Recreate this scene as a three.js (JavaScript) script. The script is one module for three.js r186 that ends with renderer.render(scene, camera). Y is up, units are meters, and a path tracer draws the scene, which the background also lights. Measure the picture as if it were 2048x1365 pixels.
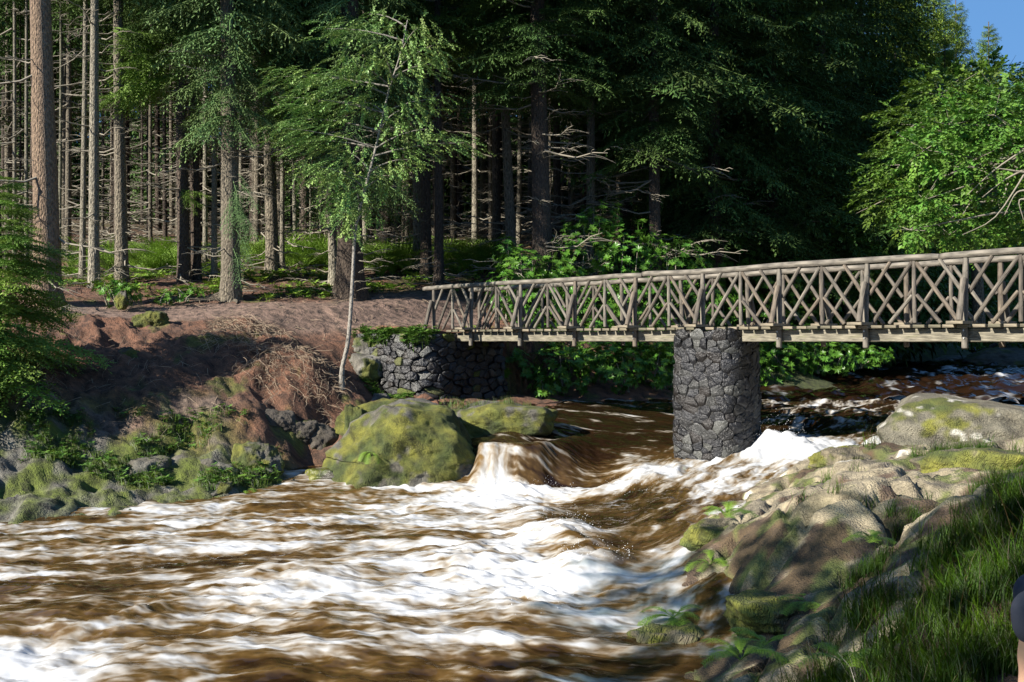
import * as THREE from 'three';
import { MarchingCubes } from 'three/addons/objects/MarchingCubes.js';
import { mergeGeometries, mergeVertices } from 'three/addons/utils/BufferGeometryUtils.js';

// ---------------------------------------------------------------- camera, sky, sun, exposure
const F = 1982;                                   // focal length in photo pixels (photo is 2048 x 1365), horizon on row 655
const scene = new THREE.Scene();
const camera = new THREE.PerspectiveCamera(2 * Math.atan(682.5 / F) * 180 / Math.PI, 2048 / 1365, 0.2, 900);
camera.position.set(0, 0, 0);
camera.lookAt(0, 0, -10);
camera.setViewOffset(2048, 1365, 0, 27.5, 2048, 1365);
const renderer = new THREE.WebGLRenderer({ antialias: true });
renderer.setSize(1024, 682);
renderer.toneMapping = THREE.LinearToneMapping;
renderer.toneMappingExposure = 2.5;
renderer.shadowMap.enabled = true;

const SUN_EL = 32 * Math.PI / 180, SUN_AZ = 21 * Math.PI / 180;   // sun over the left bank, slightly behind the camera's shoulder
const sunDir = new THREE.Vector3(-Math.cos(SUN_EL) * Math.cos(SUN_AZ), Math.sin(SUN_EL), Math.cos(SUN_EL) * Math.sin(SUN_AZ));
// clear summer sky: paler towards the horizon and towards the sun, computed for every direction
{
  const W = 512, H = 256, data = new Float32Array(W * H * 4);
  for (let j = 0; j < H; j++) for (let i = 0; i < W; i++) {
    const el = ((j + 0.5) / H - 0.5) * Math.PI, az = ((i + 0.5) / W - 0.5) * 2 * Math.PI, y = Math.sin(el), x = Math.cos(el) * Math.cos(az), z = Math.cos(el) * Math.sin(az);
    const c = Math.max(-1, Math.min(1, x * sunDir.x + y * sunDir.y + z * sunDir.z)), t = Math.pow(Math.max(0, y), 0.55), glow = 0.28 * Math.exp(-Math.acos(c) / 0.3), k = (j * W + i) * 4;
    const hor = [0.1, 0.215, 0.39], zen = [0.022, 0.075, 0.2], tint = [1, 0.93, 0.82];
    for (let n = 0; n < 3; n++) data[k + n] = (y < 0 ? hor[n] * 0.35 : hor[n] + (zen[n] - hor[n]) * t) + glow * tint[n];
    data[k + 3] = 1;
  }
  const t = new THREE.DataTexture(data, W, H, THREE.RGBAFormat, THREE.FloatType); t.mapping = THREE.EquirectangularReflectionMapping; t.magFilter = t.minFilter = THREE.LinearFilter; t.colorSpace = THREE.LinearSRGBColorSpace; t.needsUpdate = true;
  scene.background = t; scene.environment = t;
}
const sun = new THREE.DirectionalLight(0xfff7ea, 5);
sun.position.copy(sunDir).multiplyScalar(120);
sun.target.position.set(0, 0, -20);
sun.castShadow = true;
sun.shadow.radius = 1;
sun.shadow.mapSize.set(4096, 4096);
Object.assign(sun.shadow.camera, { left: -50, right: 50, top: 45, bottom: -45, near: 1, far: 300 });
scene.add(sun, sun.target);

// ---------------------------------------------------------------- helpers
function rng(seed) { let a = seed >>> 0; return () => { a = (a + 0x6D2B79F5) | 0; let t = Math.imul(a ^ (a >>> 15), 1 | a); t = (t + Math.imul(t ^ (t >>> 7), 61 | t)) ^ t; return ((t ^ (t >>> 14)) >>> 0) / 4294967296; }; }
const clamp = (x, a = 0, b = 1) => Math.min(b, Math.max(a, x)), lerp = (a, b, t) => a + (b - a) * t;
const sstep = (a, b, x) => { const t = clamp((x - a) / (b - a)); return t * t * (3 - 2 * t); };
const HN = (() => { const r = rng(7), p = new Uint8Array(512), q = [...Array(256).keys()]; for (let i = 255; i > 0; i--) { const j = Math.floor(r() * (i + 1)); [q[i], q[j]] = [q[j], q[i]]; } for (let i = 0; i < 512; i++) p[i] = q[i & 255]; return p; })();
const G2 = []; for (let i = 0; i < 16; i++) G2.push([Math.cos(i * Math.PI / 8), Math.sin(i * Math.PI / 8)]);
// gradient noise, with an optional period (whole numbers) so that textures tile
function n2(x, y, px = 256, py = px) {
  const ix = Math.floor(x), iy = Math.floor(y), fx = x - ix, fy = y - iy;
  const m = (a, p) => ((a % p) + p) % p;
  const g = (i, j) => G2[HN[(HN[m(i, px) & 255] + m(j, py)) & 255] & 15];
  const u = fx * fx * fx * (fx * (fx * 6 - 15) + 10), v = fy * fy * fy * (fy * (fy * 6 - 15) + 10);
  const a = g(ix, iy), b = g(ix + 1, iy), c = g(ix, iy + 1), d = g(ix + 1, iy + 1);
  return 1.5 * lerp(lerp(a[0] * fx + a[1] * fy, b[0] * (fx - 1) + b[1] * fy, u), lerp(c[0] * fx + c[1] * (fy - 1), d[0] * (fx - 1) + d[1] * (fy - 1), u), v);
}
function fbm(x, y, o = 4) { let s = 0, a = 0.5; for (let i = 0; i < o; i++) { s += a * n2(x, y); x = x * 2.03 + 17.3; y = y * 2.03 + 9.1; a *= 0.5; } return s; }
function ridge(x, y, o = 4) { let s = 0, a = 0.5; for (let i = 0; i < o; i++) { s += a * (1 - 2 * Math.abs(n2(x, y))); x = x * 2.03 + 11.7; y = y * 2.03 + 5.3; a *= 0.5; } return s; }
const G3 = [[1, 1, 0], [-1, 1, 0], [1, -1, 0], [-1, -1, 0], [1, 0, 1], [-1, 0, 1], [1, 0, -1], [-1, 0, -1], [0, 1, 1], [0, -1, 1], [0, 1, -1], [0, -1, -1], [1, 1, 0], [-1, 1, 0], [0, -1, 1], [0, -1, -1]];
function n3(x, y, z) {
  const X = Math.floor(x), Y = Math.floor(y), Z = Math.floor(z), a = x - X, b = y - Y, c = z - Z, q = (t) => t * t * t * (t * (t * 6 - 15) + 10), u = q(a), v = q(b), w = q(c);
  const g = (i, j, k) => { const h = G3[HN[(HN[(HN[(X + i) & 255] + Y + j) & 255] + Z + k) & 255] & 15]; return h[0] * (a - i) + h[1] * (b - j) + h[2] * (c - k); };
  return lerp(lerp(lerp(g(0, 0, 0), g(1, 0, 0), u), lerp(g(0, 1, 0), g(1, 1, 0), u), v), lerp(lerp(g(0, 0, 1), g(1, 0, 1), u), lerp(g(0, 1, 1), g(1, 1, 1), u), v), w);
}
function fbm3(x, y, z, o = 4) { let s = 0, a = 0.5; for (let i = 0; i < o; i++) { s += a * n3(x, y, z); x *= 2.03; y *= 2.03; z *= 2.03; a *= 0.5; } return s; }
// a point on the ray through photo pixel (px, py), d metres in front of the camera plane
const P = (px, py, d) => new THREE.Vector3((px - 1024) / F * d, -(py - 655) / F * d, -d);
// the same, for a point of known height (below the eye)
const L = (px, py, y) => { const d = -y * F / (py - 655); return [(px - 1024) / F * d, d, y]; };
const C = (px, py, d) => { const p = P(px, py, d); return [p.x, d, p.y]; };
// thin-plate surface through control points [x, depth, height]
function tps(pts, soft = 0.002) {
  const n = pts.length, N = n + 3, A = Array.from({ length: N }, () => new Float64Array(N + 1));
  const U = (r2) => r2 < 1e-12 ? 0 : r2 * Math.log(r2);
  for (let i = 0; i < n; i++) {
    for (let j = 0; j < n; j++) A[i][j] = U((pts[i][0] - pts[j][0]) ** 2 + (pts[i][1] - pts[j][1]) ** 2);
    A[i][i] += soft * 100;
    A[i][n] = A[n][i] = 1; A[i][n + 1] = A[n + 1][i] = pts[i][0]; A[i][n + 2] = A[n + 2][i] = pts[i][1]; A[i][N] = pts[i][2];
  }
  for (let k = 0; k < N; k++) {
    let m = k; for (let i = k + 1; i < N; i++) if (Math.abs(A[i][k]) > Math.abs(A[m][k])) m = i;
    [A[k], A[m]] = [A[m], A[k]];
    for (let i = k + 1; i < N; i++) { const f = A[i][k] / A[k][k]; if (f) for (let j = k; j <= N; j++) A[i][j] -= f * A[k][j]; }
  }
  const w = new Float64Array(N);
  for (let k = N - 1; k >= 0; k--) { let s = A[k][N]; for (let j = k + 1; j < N; j++) s -= A[k][j] * w[j]; w[k] = s / A[k][k]; }
  return (x, d) => { let s = w[n] + w[n + 1] * x + w[n + 2] * d; for (let i = 0; i < n; i++) s += w[i] * U((x - pts[i][0]) ** 2 + (d - pts[i][1]) ** 2); return s; };
}
const axis = (...parts) => { const a = [parts[0]]; for (let i = 1; i < parts.length; i += 2) { const n = Math.max(1, Math.round((parts[i] - a[a.length - 1]) / parts[i + 1])), s = a[a.length - 1]; for (let k = 1; k <= n; k++) a.push(s + (parts[i] - s) * k / n); } return a; };
// a sheet over (x, depth); fn returns [x, y, z] or height, col(x, d, y) returns linear rgb; keep(x, d, y) drops what nothing can see
function sheet(xs, ds, fn, { uv = 1, col = null, keep = null, uvy = 0.7 } = {}) {
  const nx = xs.length, nd = ds.length, pos = new Float32Array(nx * nd * 3), uvs = new Float32Array(nx * nd * 2), c = col ? new Float32Array(nx * nd * 3) : null, ok = new Uint8Array(nx * nd);
  for (let j = 0; j < nd; j++) for (let i = 0; i < nx; i++) {
    const k = j * nx + i, y = fn(xs[i], ds[j]);
    pos[k * 3] = xs[i]; pos[k * 3 + 1] = y; pos[k * 3 + 2] = -ds[j];
    if (typeof uv === 'function') { const t = uv(xs[i], ds[j]); uvs[k * 2] = t[0]; uvs[k * 2 + 1] = t[1]; } else { uvs[k * 2] = (xs[i] + uvy * y) * uv; uvs[k * 2 + 1] = (ds[j] + uvy * y) * uv; }
    ok[k] = keep ? keep(xs[i], ds[j], y) : 1;
  }
  const idx = [];
  for (let j = 0; j < nd - 1; j++) for (let i = 0; i < nx - 1; i++) {
    const a = j * nx + i, b = a + 1, e = a + nx, f = e + 1;
    if (ok[a] + ok[b] + ok[e] + ok[f] === 0) continue;
    idx.push(a, b, e, b, f, e);
  }
  const g = new THREE.BufferGeometry();
  g.setAttribute('position', new THREE.BufferAttribute(pos, 3));
  g.setAttribute('uv', new THREE.BufferAttribute(uvs, 2));
  g.setIndex(idx);
  g.computeVertexNormals();
  if (c) {
    const nr = g.attributes.normal.array;
    for (let k = 0; k < nx * nd; k++) { const t = col(pos[k * 3], -pos[k * 3 + 2], pos[k * 3 + 1], nr[k * 3 + 1]); c[k * 3] = t[0]; c[k * 3 + 1] = t[1]; c[k * 3 + 2] = t[2]; }
    g.setAttribute('color', new THREE.BufferAttribute(c, 3));
  }
  return g;
}
const mix3 = (a, b, t) => [lerp(a[0], b[0], t), lerp(a[1], b[1], t), lerp(a[2], b[2], t)];
const enc = (v) => Math.round(255 * (v <= 0.0031308 ? 12.92 * v : 1.055 * Math.pow(clamp(v), 1 / 2.4) - 0.055));
function tex(w, h, fn, srgb = true, repeat = 1) {              // fn(u, v, x, y) -> linear rgb or a number
  const data = new Uint8Array(w * h * 4);
  for (let y = 0; y < h; y++) for (let x = 0; x < w; x++) {
    let c = fn(x / w, y / h, x, y); if (typeof c === 'number') c = [c, c, c];
    const k = (y * w + x) * 4;
    for (let i = 0; i < 3; i++) data[k + i] = srgb ? enc(c[i]) : Math.round(255 * clamp(c[i]));
    data[k + 3] = 255;
  }
  const t = new THREE.DataTexture(data, w, h);
  t.wrapS = t.wrapT = THREE.RepeatWrapping; t.magFilter = THREE.LinearFilter; t.minFilter = THREE.LinearMipmapLinearFilter; t.generateMipmaps = true;
  if (srgb) t.colorSpace = THREE.SRGBColorSpace;
  t.repeat.set(repeat, repeat); t.needsUpdate = true;
  return t;
}
const pf = (u, v, k, o = 4, kx = k) => { let s = 0, a = 0.5; for (let i = 0; i < o; i++) { s += a * n2(u * kx + i * 0.37, v * k + i * 0.71, kx, k); k *= 2; kx *= 2; a *= 0.5; } return s; };
const std = (o) => new THREE.MeshPhysicalMaterial({ roughness: 0.9, ...o });

const taken = {};
const numbered = (name) => { const n = taken[name] = (taken[name] ?? -1) + 1; return n ? name + '_' + String(n).padStart(3, '0') : name; };
function tag(o, label, category, group, kind) { if (label) o.userData.label = label; if (category) o.userData.category = category; if (group) o.userData.group = group; if (kind) o.userData.kind = kind; return o; }
function put(name, geo, mat, parent = scene) { const m = new THREE.Mesh(geo, mat); m.name = parent === scene ? numbered(name) : name; m.castShadow = m.receiveShadow = true; parent.add(m); return m; }
function group(name, x = 0, y = 0, z = 0) { const g = new THREE.Group(); g.name = numbered(name); g.position.set(x, y, z); scene.add(g); return g; }
function inst(name, geo, mat, mats, parent = scene, kind = 'stuff', colors = null) {
  const m = new THREE.InstancedMesh(geo, mat, mats.length); m.name = parent === scene ? numbered(name) : name; m.castShadow = m.receiveShadow = true;
  mats.forEach((x, i) => m.setMatrixAt(i, x)); if (colors) colors.forEach((c, i) => m.setColorAt(i, c)); if (kind) m.userData.kind = kind; parent.add(m); return m;
}
// matrix that puts a shape grown along +x at p, pointing along dir, its own up turned towards `up`
const _x = new THREE.Vector3(), _y = new THREE.Vector3(), _z = new THREE.Vector3();
function aim(p, dir, up, s = 1, sy = s, sz = s) {
  _x.copy(dir).normalize(); _z.crossVectors(_x, up); if (_z.lengthSq() < 1e-6) _z.set(0, 0, 1); _z.normalize(); _y.crossVectors(_z, _x);
  const m = new THREE.Matrix4().makeBasis(_x, _y, _z); m.scale(new THREE.Vector3(s, sy, sz)); m.setPosition(p); return m;
}
// collects raw triangles
class Soup {
  constructor() { this.p = []; this.n = []; this.u = []; this.i = []; this.c = []; }
  v(x, y, z, nx, ny, nz, u, w) { this.p.push(x, y, z); this.n.push(nx, ny, nz); this.u.push(u, w); return this.p.length / 3 - 1; }
  geo(color = false) { const g = new THREE.BufferGeometry(); g.setAttribute('position', new THREE.Float32BufferAttribute(this.p, 3)); g.setAttribute('normal', new THREE.Float32BufferAttribute(this.n, 3)); g.setAttribute('uv', new THREE.Float32BufferAttribute(this.u, 2)); if (this.c.length) g.setAttribute('color', new THREE.Float32BufferAttribute(this.c, 3)); g.setIndex(this.i); return g; }
  // tube through points, radii per point
  tube(pts, rad, sides = 8, uvScale = 1, cap = true) {
    const T = new THREE.Vector3(), A = new THREE.Vector3(0, 0, 1), B = new THREE.Vector3(), q = new THREE.Vector3(); let len = 0, base = -1;
    for (let k = 0; k < pts.length; k++) {
      T.copy(pts[Math.min(k + 1, pts.length - 1)]).sub(pts[Math.max(k - 1, 0)]).normalize();
      if (k === 0) { A.set(0, 0, 1); if (Math.abs(T.z) > 0.9) A.set(1, 0, 0); }
      B.crossVectors(T, A).normalize(); A.crossVectors(B, T).normalize();
      if (k) len += pts[k].distanceTo(pts[k - 1]);
      const first = this.p.length / 3; if (k === 0) base = first;
      for (let s = 0; s <= sides; s++) {
        const t = s / sides * 2 * Math.PI, r = typeof rad === 'function' ? rad(k, t) : rad[k];
        q.copy(A).multiplyScalar(Math.cos(t)).addScaledVector(B, Math.sin(t));
        this.v(pts[k].x + q.x * r, pts[k].y + q.y * r, pts[k].z + q.z * r, q.x, q.y, q.z, s / sides * uvScale, len);
        if (k && s < sides) { const b = first + s, a = b - sides - 1; this.i.push(a, a + 1, b, a + 1, b + 1, b); }
      }
      if (cap && (k === 0 || k === pts.length - 1)) {
        const s0 = k ? 1 : -1, c = this.v(pts[k].x, pts[k].y, pts[k].z, T.x * s0, T.y * s0, T.z * s0, 0.5 * uvScale, len), ring = this.p.length / 3;
        for (let s = 0; s <= sides; s++) { const o = (first + s) * 3; this.v(this.p[o], this.p[o + 1], this.p[o + 2], T.x * s0, T.y * s0, T.z * s0, s / sides * uvScale, len + 0.04); if (s < sides) this.i.push(c, ring + s + (k ? 0 : 1), ring + s + (k ? 1 : 0)); }
      }
    }
    return this;
  }
  tri(a, b, c) { this.i.push(a, b, c); return this; }
}
const V = (x, y, z) => new THREE.Vector3(x, y, z);

// ---------------------------------------------------------------- surface textures
const litterMap = tex(512, 512, (u, v) => { const a = pf(u, v, 6, 5), b = pf(u + 0.3, v + 0.1, 48, 2, 48), s = pf(u, v, 90, 1, 30); const t = clamp(0.62 + 0.9 * a + 0.5 * b + 0.4 * s); return [t, t * 0.98, t * 0.95]; }, true, 0.7);
const litterBump = tex(512, 512, (u, v) => 0.5 + 0.5 * pf(u, v, 12, 5) + 0.35 * pf(u, v, 70, 2), false, 0.7);
const rockMap = tex(512, 512, (u, v) => { const a = pf(u, v, 4, 6), b = pf(u + 0.5, v, 40, 2); const c = pf(u + 0.2, v + 0.6, 90, 1), t = clamp(0.7 + 0.8 * a + 0.45 * b + 0.3 * c); return [t, t, t * 0.97]; }, true, 0.9);
const rockBump = tex(512, 512, (u, v) => 0.55 + 0.5 * pf(u, v, 5, 6) - 0.5 * Math.max(0, 0.05 - Math.abs(pf(u, v, 3, 3))) * 3 + 0.25 * pf(u, v, 60, 2), false, 0.9);
const fuzzBump = tex(512, 512, (u, v) => 0.5 + 0.35 * pf(u, v, 20, 3) + 0.5 * pf(u, v, 64, 2), false, 1);
const woodMap = tex(256, 512, (u, v) => { const g = pf(u, v, 4, 4, 24), k = pf(u, v, 6, 4), s = Math.max(0, pf(u, v, 3, 3, 10) - 0.16) * 2; const t = clamp(0.72 + 0.75 * g + 0.4 * k); return [t * (1 - 0.3 * s), t * (0.97 - 0.2 * s), t * (0.92 - 0.45 * s)]; }, true, 1);
const woodBump = tex(256, 512, (u, v) => 0.5 + 0.7 * pf(u, v, 3, 4, 30) - Math.max(0, 0.05 - Math.abs(pf(u, v, 2, 2, 8))) * 5, false, 1);
const barkMap = tex(512, 512, (u, v) => { const a = pf(u, v, 8, 5, 20), l = Math.max(0, pf(u + 0.4, v, 7, 4) - 0.08) * 2.4; const t = clamp(0.7 + 0.8 * a); return [t + l * 0.35, t + l * 0.4, t * 0.95 + l * 0.32]; }, true, 1);
const barkBump = tex(512, 512, (u, v) => clamp(0.55 + 0.9 * pf(u, v, 9, 5, 26)), false, 1);

// ---------------------------------------------------------------- the bridge line: near railing over the ground, used by the ground too
const BX = -0.957, BD = 24, BU = [0.713, -0.701], BANG = -Math.atan2(0.701, 0.713), BAY = 1.652;
const toBridge = (x, d) => { const dx = x - BX, dd = d - BD; return [dx * 0.713 - dd * 0.701, -(dx * 0.701 + dd * 0.713)]; };  // (u along, w outward towards the near side)
const fromBridge = (u, w) => [BX + 0.713 * u - 0.701 * w, BD - 0.701 * u - 0.713 * w];

// ---------------------------------------------------------------- river surface
const pool = [
  [-14, 8, -3.3], [-14, 17, -3.25], [-9, 8, -3.25], [-9, 12, -3.2], [-9, 16, -3.18], [-6, 8, -3.2], [-6, 13, -3.16], [-6, 17.4, -3.14], [-3, 6, -3.2], [-3, 10, -3.15], [-3, 14, -3.12], [-3, 18, -3.1], [-0.5, 7, -3.2], [-1, 10, -3.14],
  [-1, 14, -3.1], [-1.2, 18.4, -3.1], [0.2, 9, -3.15], [0.3, 12.4, -3.1], [0, 16, -3.08], [-0.2, 18.1, -3.08], [0.6, 14.5, -3.06], [0.7, 11, -3.12], [1, 8, -3.2],
  L(1240, 1365, -3.18), L(1290, 1320, -3.12), L(1330, 1250, -3.05), L(1300, 1150, -2.97), L(1390, 1110, -2.74), L(1230, 1120, -3.05), L(1420, 1050, -2.66), L(1300, 1060, -2.86), L(1210, 1010, -3.0), L(1500, 985, -2.58), L(1400, 960, -2.66), L(1330, 1000, -2.8), L(1600, 940, -2.42),
  L(1520, 890, -2.3), L(1560, 870, -2.24), L(1690, 910, -2.34), L(1350, 925, -2.62), L(1260, 960, -2.78), L(1180, 985, -3.02), L(1090, 985, -3.08), L(1340, 880, -2.36), L(1250, 910, -2.56), L(1150, 950, -2.84), L(1090, 965, -2.98), L(1200, 860, -2.24), L(1100, 900, -2.5), L(1080, 850, -2.12),
  L(1050, 885, -2.35), L(1250, 825, -2.03), L(1120, 828, -2.0), L(1350, 810, -1.99), L(1350, 840, -2.14), L(1300, 800, -1.97), L(1650, 860, -2.17), L(1600, 800, -2.06), L(1750, 820, -2.08), L(1780, 860, -2.12), L(1600, 780, -2.0), L(1750, 760, -1.96), L(1900, 760, -1.93), L(1800, 730, -1.88), L(1950, 730, -1.88),
  C(1000, 880, 19.9), C(960, 878, 20.3), C(1040, 868, 20.6), C(940, 880, 20.6), C(1020, 862, 21.4), L(985, 990, -3.1), L(1020, 978, -3.06), L(940, 990, -3.1),
  [28, 62, -1.84], [24, 64, -1.84], [32, 76, -1.6], [38, 78, -1.6], [46, 100, -1.0], [56, 105, -1.0], [60, 130, -0.6], [13, 24, -2.05], [20, 34, -1.98], [-2, 24, -2.1], [0, 28, -2]];
const poolY = tps(pool, 0.0005);
// bulges and standing waves: [x, depth, height, radius along, radius across, flow angle]
const bumps = [[0.72, 13.7, 0.3, 0.55, 0.9], [1.02, 12.3, 0.32, 0.5, 0.9], [0.45, 15.4, 0.16, 0.5, 1], [-0.4, 12.6, 0.13, 0.8, 0.9], [-0.9, 14.2, 0.1, 0.9, 1], [0.1, 10.6, 0.16, 0.7, 1], [0.0, 18.15, 0.16, 0.5, 0.3], [0.8, 18.0, 0.15, 0.6, 0.3], [1.5, 17.6, 0.12, 0.5, 0.35], [-2.6, 12.2, 0.12, 1, 1], [-3.2, 15.3, 0.09, 1.2, 1], [-1.8, 10, 0.13, 1, 0.8], [-4.6, 10.6, 0.1, 1.2, 0.9], [-1.6, 17, 0.08, 0.9, 0.6], [5.05, 18.9, 0.34, 0.4, 0.45], [5.5, 18.2, 0.2, 0.5, 0.5]];
const flowUV = (x, d) => {                                     // stream coordinates: along, across
  const wx = 0.35 * fbm(x * 0.5, d * 0.5, 2), wd = 0.35 * fbm(x * 0.5 + 40, d * 0.5, 2); x += wx; d += wd;
  const k = sstep(0.6, 2.6, x + (d < 17 ? 0 : (d - 17) * -0.5)); // chute share
  const a = [-x + 0.16 * (d - 12), d + 0.16 * x + 0.02 * x * x], c = [-(0.55 * x + 0.83 * d), 0.83 * x - 0.55 * d];
  return [a, c, k];
};
function stream(x, d, fs, ft, o, ox = 0, q = null) { const [a, c, k] = q ?? flowUV(x, d); let s = 0; if (k < 1) s += (1 - k) * fbm(a[0] * fs + ox, a[1] * ft + ox, o); if (k > 0) s += k * fbm(c[0] * fs + 50 + ox, c[1] * ft + ox, o); return s; }
function streamR(x, d, fs, ft, o, ox = 0, q = null) { const [a, c, k] = q ?? flowUV(x, d); let s = 0; if (k < 1) s += (1 - k) * ridge(a[0] * fs + ox, a[1] * ft + ox, o); if (k > 0) s += k * ridge(c[0] * fs + 50 + ox, c[1] * ft + ox, o); return s; }
// how much foam floats where, read off the photograph: [px, py, height of the water, amount]
const foamAt = [[60, 1040, -3.2, .42], [100, 1120, -3.2, .5], [40, 1200, -3.2, .3], [180, 1230, -3.2, .25], [300, 1070, -3.15, .6], [300, 1010, -3.15, .38], [520, 1000, -3.12, .5], [600, 1050, -3.12, .66], [800, 1000, -3.1, .62], [760, 1030, -3.1, .72], [1000, 1000, -3.1, .98], [500, 1090, -3.14, .56], [700, 1080, -3.12, .42], [850, 1090, -3.1, .55], [1000, 1060, -3.1, .62], [1130, 1090, -3.0, 1.1], [1110, 1180, -3, 1.15], [1000, 1170, -3.1, 1.0], [900, 1180, -3.1, .86], [700, 1180, -3.14, .78], [500, 1205, -3.16, .72], [300, 1240, -3.2, .7], [120, 1300, -3.2, .82], [330, 1150, -3.16, .3], [500, 1130, -3.14, .36], [600, 1290, -3.16, .42], [450, 1290, -3.16, .55], [750, 1290, -3.15, .32], [900, 1270, -3.12, .5], [300, 1320, -3.18, .55], [1000, 1250, -3.1, .5], [1100, 1300, -3.1, .3], [1200, 1320, -3.1, .26], [900, 1350, -3.15, .38], [600, 1360, -3.2, .5], [1200, 1230, -3.0, .5], [1300, 1140, -2.97, .52], [1400, 1030, -2.66, .46], [1200, 1100, -3.05, .22], [1260, 1050, -2.9, .24], [1500, 965, -2.5, .6], [1280, 950, -2.76, 1.05], [1220, 975, -2.9, .95], [1330, 905, -2.5, .7], [1200, 880, -2.35, .02], [1100, 955, -2.9, .22], [1130, 870, -2.3, .3], [1300, 830, -2.05, .12], [1180, 930, -2.7, .02], [1130, 930, -2.7, .1], [1200, 950, -2.8, .1], [1250, 870, -2.3, .0], [1150, 900, -2.5, .06], [1300, 860, -2.2, .08], [1070, 920, -2.6, .2], [1060, 870, -2.2, .35], [1250, 1000, -2.95, .18], [1180, 1050, -3.0, .22], [1350, 1080, -2.8, .28], [1300, 1020, -2.85, .2], [1650, 800, -2.06, .5], [1600, 865, -2.2, .25], [1730, 850, -2.12, .3], [1555, 900, -2.3, 1.25], [1590, 915, -2.35, 0.9], [1530, 880, -2.3, 1.1], [1480, 930, -2.5, .55], [1340, 1200, -3.02, .45], [1250, 1180, -3.02, .6]].map(([a, b, y, f]) => { const p = L(a, b, y); return [p[0], p[1], f]; });
const foamBase = (x, d) => { let s = 0, w = 0; for (const [a, b, f] of foamAt) { const r2 = ((x - a) ** 2) * 0.45 + (d - b) ** 2, q = 1 / (r2 * r2 + 0.02); s += q * f; w += q; } return s / w; };
const fallAt = (x) => Math.exp(-(((x + 0.35) / 0.32) ** 6));                 // the narrow fall between the two boulders
const ledgeAt = (x) => sstep(-0.85, -0.6, x) * sstep(2.5, 1.4, x);                        // the rock step it drops over, running on towards the pier
function poolH(x, d) {
  let y = poolY(x, d); const q = flowUV(x, d), ls = sstep(0.2, 1.9, x), d1 = 19.25 + 1.7 * ls, fm = ledgeAt(x) * sstep(18.1, 18.45, d) * sstep(d1 + 1.1, d1 + 0.2, d);
  if (fm > 0) { const t = clamp((d + 0.1 * fbm(x * 3, 4, 3) - 18.5) / (d1 - 18.5)); y = lerp(y, lerp(-3.08, lerp(-2.28, -2.32, ls), lerp(sstep(0, 1, t), t, 0.4)), fm); }
  const f = d < 27 ? clamp(foamBase(x, d)) : 0.35, amp = d < 27 ? 0.05 + 0.11 * f : 0.06;
  y += amp * stream(x, d, 0.55, 1.5, 3, 0, q) + amp * 0.5 * streamR(x, d, 1.3, 2.8, 3, 7, q) + (0.012 + 0.06 * f) * stream(x, d, 3.0, 4.6, 3, 3, q);
  if (d > 19 && x > 4) y += 0.2 * sstep(19, 23, d) * sstep(4, 6.5, x) * sstep(29, 27.4, d) * fbm(x * 0.9, d * 1.1, 3);
  if (d < 20) for (const [a, b, h, ra, rb] of bumps) { const r = ((x - a) / ra) ** 2 + ((d - b) / rb) ** 2; if (r < 9) y += h * Math.exp(-r) * (1 + 0.5 * stream(x, d, 2.2, 2.6, 3, 21, q)); }
  return y;
}
const RX0 = -13, RX1 = 10.5, RD0 = 7, RD1 = 27.5;
const TW = 1600, TH = 1400, foamM = new Float32Array(TW * TH), foamN = new Float32Array(TW * TH), foamX = new Float32Array(TW * TH), foamA = new Float32Array(TW * TH);
{
  // amount of foam on a coarse grid, then the streaky web of it per texel
  const cw = 200, ch = 180, cf = new Float32Array(cw * ch); for (let j = 0; j < ch; j++) for (let i = 0; i < cw; i++) cf[j * cw + i] = foamBase(lerp(RX0, RX1, i / (cw - 1)), lerp(RD0, RD1, j / (ch - 1)));
  for (let j = 0; j < TH; j++) for (let i = 0; i < TW; i++) {
    const k = j * TW + i, x = lerp(RX0, RX1, (i + 0.5) / TW), d = lerp(RD0, RD1, (j + 0.5) / TH);
    const gx = i / TW * (cw - 1.001), gy = j / TH * (ch - 1.001), ix = Math.floor(gx), iy = Math.floor(gy), f = lerp(lerp(cf[iy * cw + ix], cf[iy * cw + ix + 1], gx - ix), lerp(cf[(iy + 1) * cw + ix], cf[(iy + 1) * cw + ix + 1], gx - ix), gy - iy);
    if (d > 20 && x < -2.5) continue;
    const q = flowUV(x, d), n = 0.85 * stream(x, d, 0.36, 1.5, 3, 0, q) + 0.36 * streamR(x, d, 0.9, 2.6, 3, 13, q) + 0.5 * stream(x, d, 1.6, 4.6, 3, 31, q);
    foamN[k] = n; foamA[k] = f; foamX[k] = stream(x, d, 5, 15, 3, 77, q);
    const fa = d > 18.4 && d < 19.7 ? fallAt(x) * 0.85 : 0, ns = fa ? 0.9 * fbm(x * 7 + 3 + 0.6 * fbm(x * 3, d * 6, 2), d * 2.6, 4) + 0.12 + 0.5 * sstep(18.95, 18.6, d) : 0;
    foamM[k] = lerp(clamp((f * 0.95 + 1.05 * n - 0.22 + 0.34 * foamX[k]) * 1.1), 0.5 + 0.9 * ns, fa);
    if (fa) { foamN[k] = lerp(n, 0.05 + 0.45 * fallAt(x), fa); foamA[k] = lerp(f, 0.2 + 0.5 * fallAt(x), fa); }
  }
}
const peat = [0.013, 0.0065, 0.0032], amber = [0.165, 0.098, 0.03], foamC = [0.46, 0.475, 0.485];
const thinC = [0.26, 0.235, 0.195];                              // thin, half clear froth
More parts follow.
